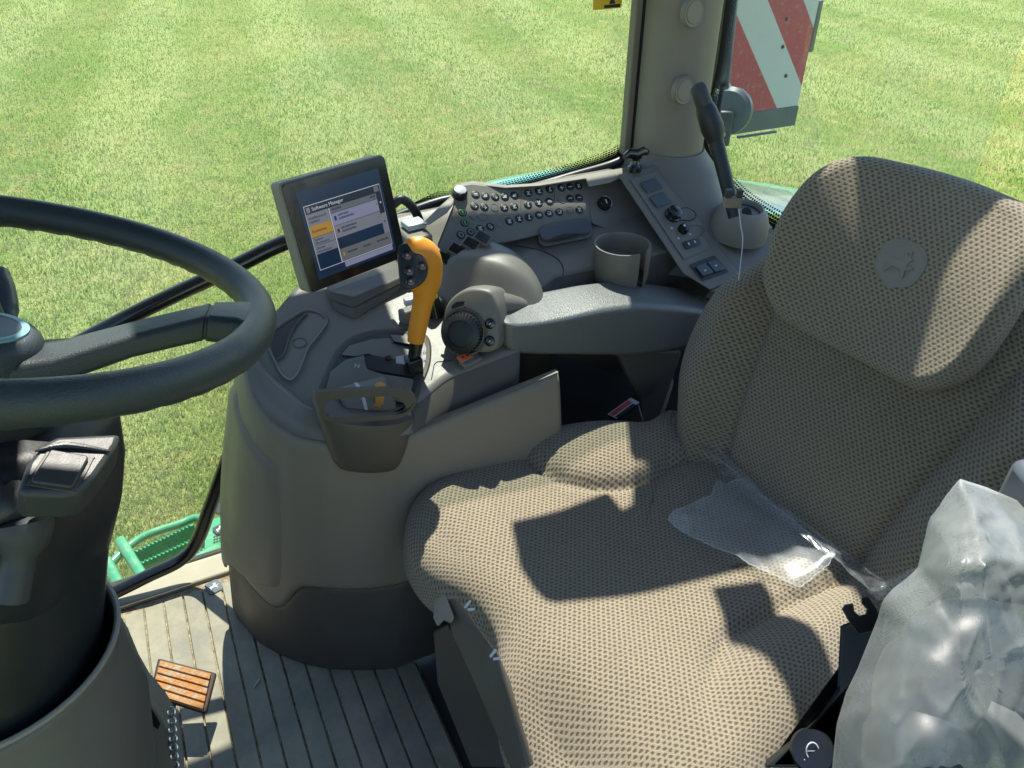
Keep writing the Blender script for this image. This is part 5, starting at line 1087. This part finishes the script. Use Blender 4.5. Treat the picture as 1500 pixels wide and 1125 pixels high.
# ================================================================== plastic film
def crumple(P,amp,sc,seed=0):
    q=Vector((P[0]*sc+seed,P[1]*sc,P[2]*sc)); return amp*(1-2*abs(mn.noise(q)))+amp*.5*(1-2*abs(mn.noise(q*2.3)))
def filmsheet(name,outline,fn,mat,label,cat,nr=26,n=120,amp=.004,sc=30,jag=0.):
    O=even(np.array(outline,float),n); c=O.mean(0); 
    R=random.Random(3); O=np.array([o+(o-c)*(R.uniform(-jag,jag)) for o in O]); vs=[]
    for k in range(nr):
        f=1-k/nr
        for q in O:
            p=fn(*(c+(q-c)*f)); vs.append(p+UZ*crumple(p,amp,sc))
    vs.append(fn(*c)); fs=[(j*n+i,j*n+(i+1)%n,(j+1)*n+(i+1)%n,(j+1)*n+i) for j in range(nr-1) for i in range(n)]+[((nr-1)*n+i,(nr-1)*n+(i+1)%n,nr*n) for i in range(n)]
    o=mk(name,vs,fs,mat,None,sharp=28)
    if name=='plastic_scrap': b=B(); b.tube([V(p)+UZ*.0006 for p in vs[:n]],.0009,5,closed=True); b.out('torn_edge','cover',o)
    return tag(o,label,cat)
def oncush(u,v,h=.0):
    r=ray(u,v); a,b_=.5,2.2
    for _ in range(40):
        t=(a+b_)/2; p=CAM+r*t; q=p-SO
        if p[2]-h>cush_top(q@E1,q@E2): a=t
        else: b_=t
    return CAM+r*a
filmsheet('plastic_scrap',[(977,764),(985,752),(1005,744),(1042,728),(1046,716),(1052,706),(1062,712),(1074,705),(1108,706),(1120,720),(1132,742),(1160,764),(1190,788),(1223,816),(1205,838),(1172,862),(1128,844),(1095,828),(1078,815),(1060,808),(1030,798),(1000,782)],lambda u,v:oncush(u,v,.012+.012*math.sin((u-977)/40)+.012*sm((u-1100)/100)),'film','torn scrap of clear crinkled plastic lying on the seat cushion','plastic film',amp=.005,sc=10,jag=.012)
filmsheet('seam_film',[(985,600),(1003,606),(1030,640),(1075,690),(1130,735),(1190,775),(1240,815),(1285,845),(1300,862),(1275,872),(1262,850),(1215,818),(1160,778),(1100,735),(1050,690),(1010,640),(990,628)],lambda u,v:oncush(u,v,.03)+V(-.0,0,.0),'strip_film','crinkled clear plastic strip tucked along the seam below the backrest','plastic film',nr=10,amp=.005,sc=30)
def cover():
    # milky protective bag pulled over the near armrest: closed crumpled shell with real depth
    out=[(1405,701),(1440,712),(1500,738),(1600,775),(1640,900),(1640,1200),(1400,1260),(1212,1240),(1218,1125),(1224,1060),(1238,1012),(1255,978),(1272,935),(1284,905),(1290,880),(1306,862),(1342,832),(1350,800),(1360,756)]
    n=170; O=even(np.array(out,float),n); c=V(1430,975); vs=[]; rows=44
    def dep(u,v,f): 
        d=.80-.075*(1-f**3)-.03*sm((v-900)/250)
        d+=.05*sm((840-v)/120)
        return d
    for k in range(rows):
        f=1-k/rows
        for i,q in enumerate(O):
            qq=c+(q-c)*f; p=Dp(*qq,dep(*qq,f)); nrm=-CF
            an=math.atan2(qq[0]-1395,qq[1]-640); di=math.hypot(qq[0]-1395,qq[1]-640)
            rg=lambda a,b_,c_=0: 1-2*abs(mn.noise(Vector((a,b_,c_))))
            w=.009*rg(an*3.2,di/420,.3)+.0045*max(0,rg(an*6.5,di/260,4.))**5+.0025*max(0,rg(qq[0]/70-qq[1]/160,qq[1]/110+qq[0]/90,9.))**6
            w+=sm((905-qq[1])/110)*(.013*rg(qq[0]/105+qq[1]/70,qq[1]/50-qq[0]/150,2.)+.0045*max(0,rg(qq[0]/60+qq[1]/50,qq[1]/34,5.))**4)
            vs.append(p+nrm*w*(.25+.75*min(1,(1-f)*6)))
    vs.append(Dp(*c,dep(*c,0))); m=len(vs)-1
    fs=[(j*n+i,j*n+(i+1)%n,(j+1)*n+(i+1)%n,(j+1)*n+i) for j in range(rows-1) for i in range(n)]+[((rows-1)*n+i,(rows-1)*n+(i+1)%n,m) for i in range(n)]
    b0=len(vs)
    for i,q in enumerate(O): vs.append(Dp(*(c+(q-c)*.985),.875+.05*sm((840-q[1])/120)))
    fs+=[(i,(i+1)%n,b0+(i+1)%n,b0+i) for i in range(n)]
    o=mk('plastic_cover',vs,fs,'cover',None,sharp=75); tag(o,'large milky crumpled plastic bag pulled over the near armrest','plastic cover')
    filmsheet('cover_flap',[(1268,868),(1295,855),(1342,832),(1338,858),(1318,872),(1285,882)],lambda u,v:Dp(u,v,.90),'film','small clear plastic flap beside the milky bag at the backrest foot','plastic film',nr=8,n=50,amp=.004,sc=60)
cover()
# ================================================================== roof above the view, shaped to cast the interior shadows
def roof():
    T=thing('shade_roof','unseen cab roof cut and extended to cast the seat shadows','roof',(.2,.8,1.74))
    z=1.76; sh=SUN/SUN[2]
    rp=lambda x,y,h=.5:(x+sh[0]*(z-h),y+sh[1]*(z-h),z)      # the roof point that shades (x,y) at height h
    fx=.255+sh[0]*1.26
    k0=rp(-.16,.50,1.05); k1=rp(-.06,.68,1.05)  # gap left in the lining for a sun patch on the column
    for x0,x1,y0,y1 in ((-.75,k0[0],.1,1.9),(k0[0],fx,.1,k0[1]),(k0[0],fx,k1[1],1.9),(k1[0],fx,k0[1],k1[1])):
        b=B(); b.prism([(x0,y0,z),(x1,y0,z),(x1,y1,z),(x0,y1,z)],(0,0,1),.05); b.out('lining','lining',T)
    a,b_,c,d=rp(.432,.885),rp(.414,.723),rp(.638,.894),rp(.903,.619)
    e=rp(.640,.845); e2=rp(.665,.85); c2=rp(.70,.90)
    b=B(); b.prism([a,rp(.405,.80),rp(.407,.75),b_,rp(.43,.712),d,(1.20,1.115,z),(1.275,1.0,z),(1.35,.945,z),(1.8,.88,z),(1.8,c2[1],z),c2,e2,e,c],(0,0,1),.03); b.out('seat_shade_panel','lining',T)  # added panel, outline projected from the shadow on seat and headrest
    b=B(); b.prism([(.74,1.76,z),(1.24,1.76,z),(1.28,1.62,z),(1.9,1.58,z),(1.9,1.885,z),(.74,1.885,z)],(0,0,1),.04); b.out('deck_shade_strip','lining',T)  # added strip that keeps sun off the console deck
    b=B(); b.prism([(fx,1.62,z),(.64,1.62,z),(.64,1.9,z),(fx,1.9,z)],(0,0,1),.05); b.out('lining','lining',T)  # extra piece to shade the lever gate
    p=[rp(.676,.628),rp(.639,.532),rp(.627,.414),rp(.58,.2)]; q=[rp(.758,.60),rp(.745,.546),rp(.715,.414),rp(.66,.2)]
    b=B(); b.prism([(x,y,z+.004) for x,y,_ in p]+[(x,y,z+.004) for x,y,_ in q[::-1]],(0,0,1),.022); b.out('seat_shade_bar','lining',T)  # added bar that throws the dark band across the cushion
roof()
# unseen front and left blocks, added to cut light into the cab
b=B(); b.box((-1.15,.75,.42),(.12,.85,.5)); o=b.out('front_light_block','charcoal',bevel=.02); tag(o,kind='structure')
b=B(); b.box((.45,-.20,.12),(1.25,.05,.16)); o=b.out('left_light_block','charcoal',bevel=.02); tag(o,kind='structure')
b=B(); b.box((1.62,.45,.32),(.04,.85,.36)); o=b.out('cab_rear_wall','charcoal',bevel=.02); tag(o,kind='structure')
T=thing('near_light_block','unseen dark panel added to cut sky light from the near side','panel',(1.0,-.3,0))  # added out of view to darken seat and console
b=B(); b.box((1.15,-.28,.95),(.45,.04,.80)); b.out('panel','charcoal',T,bevel=.02)
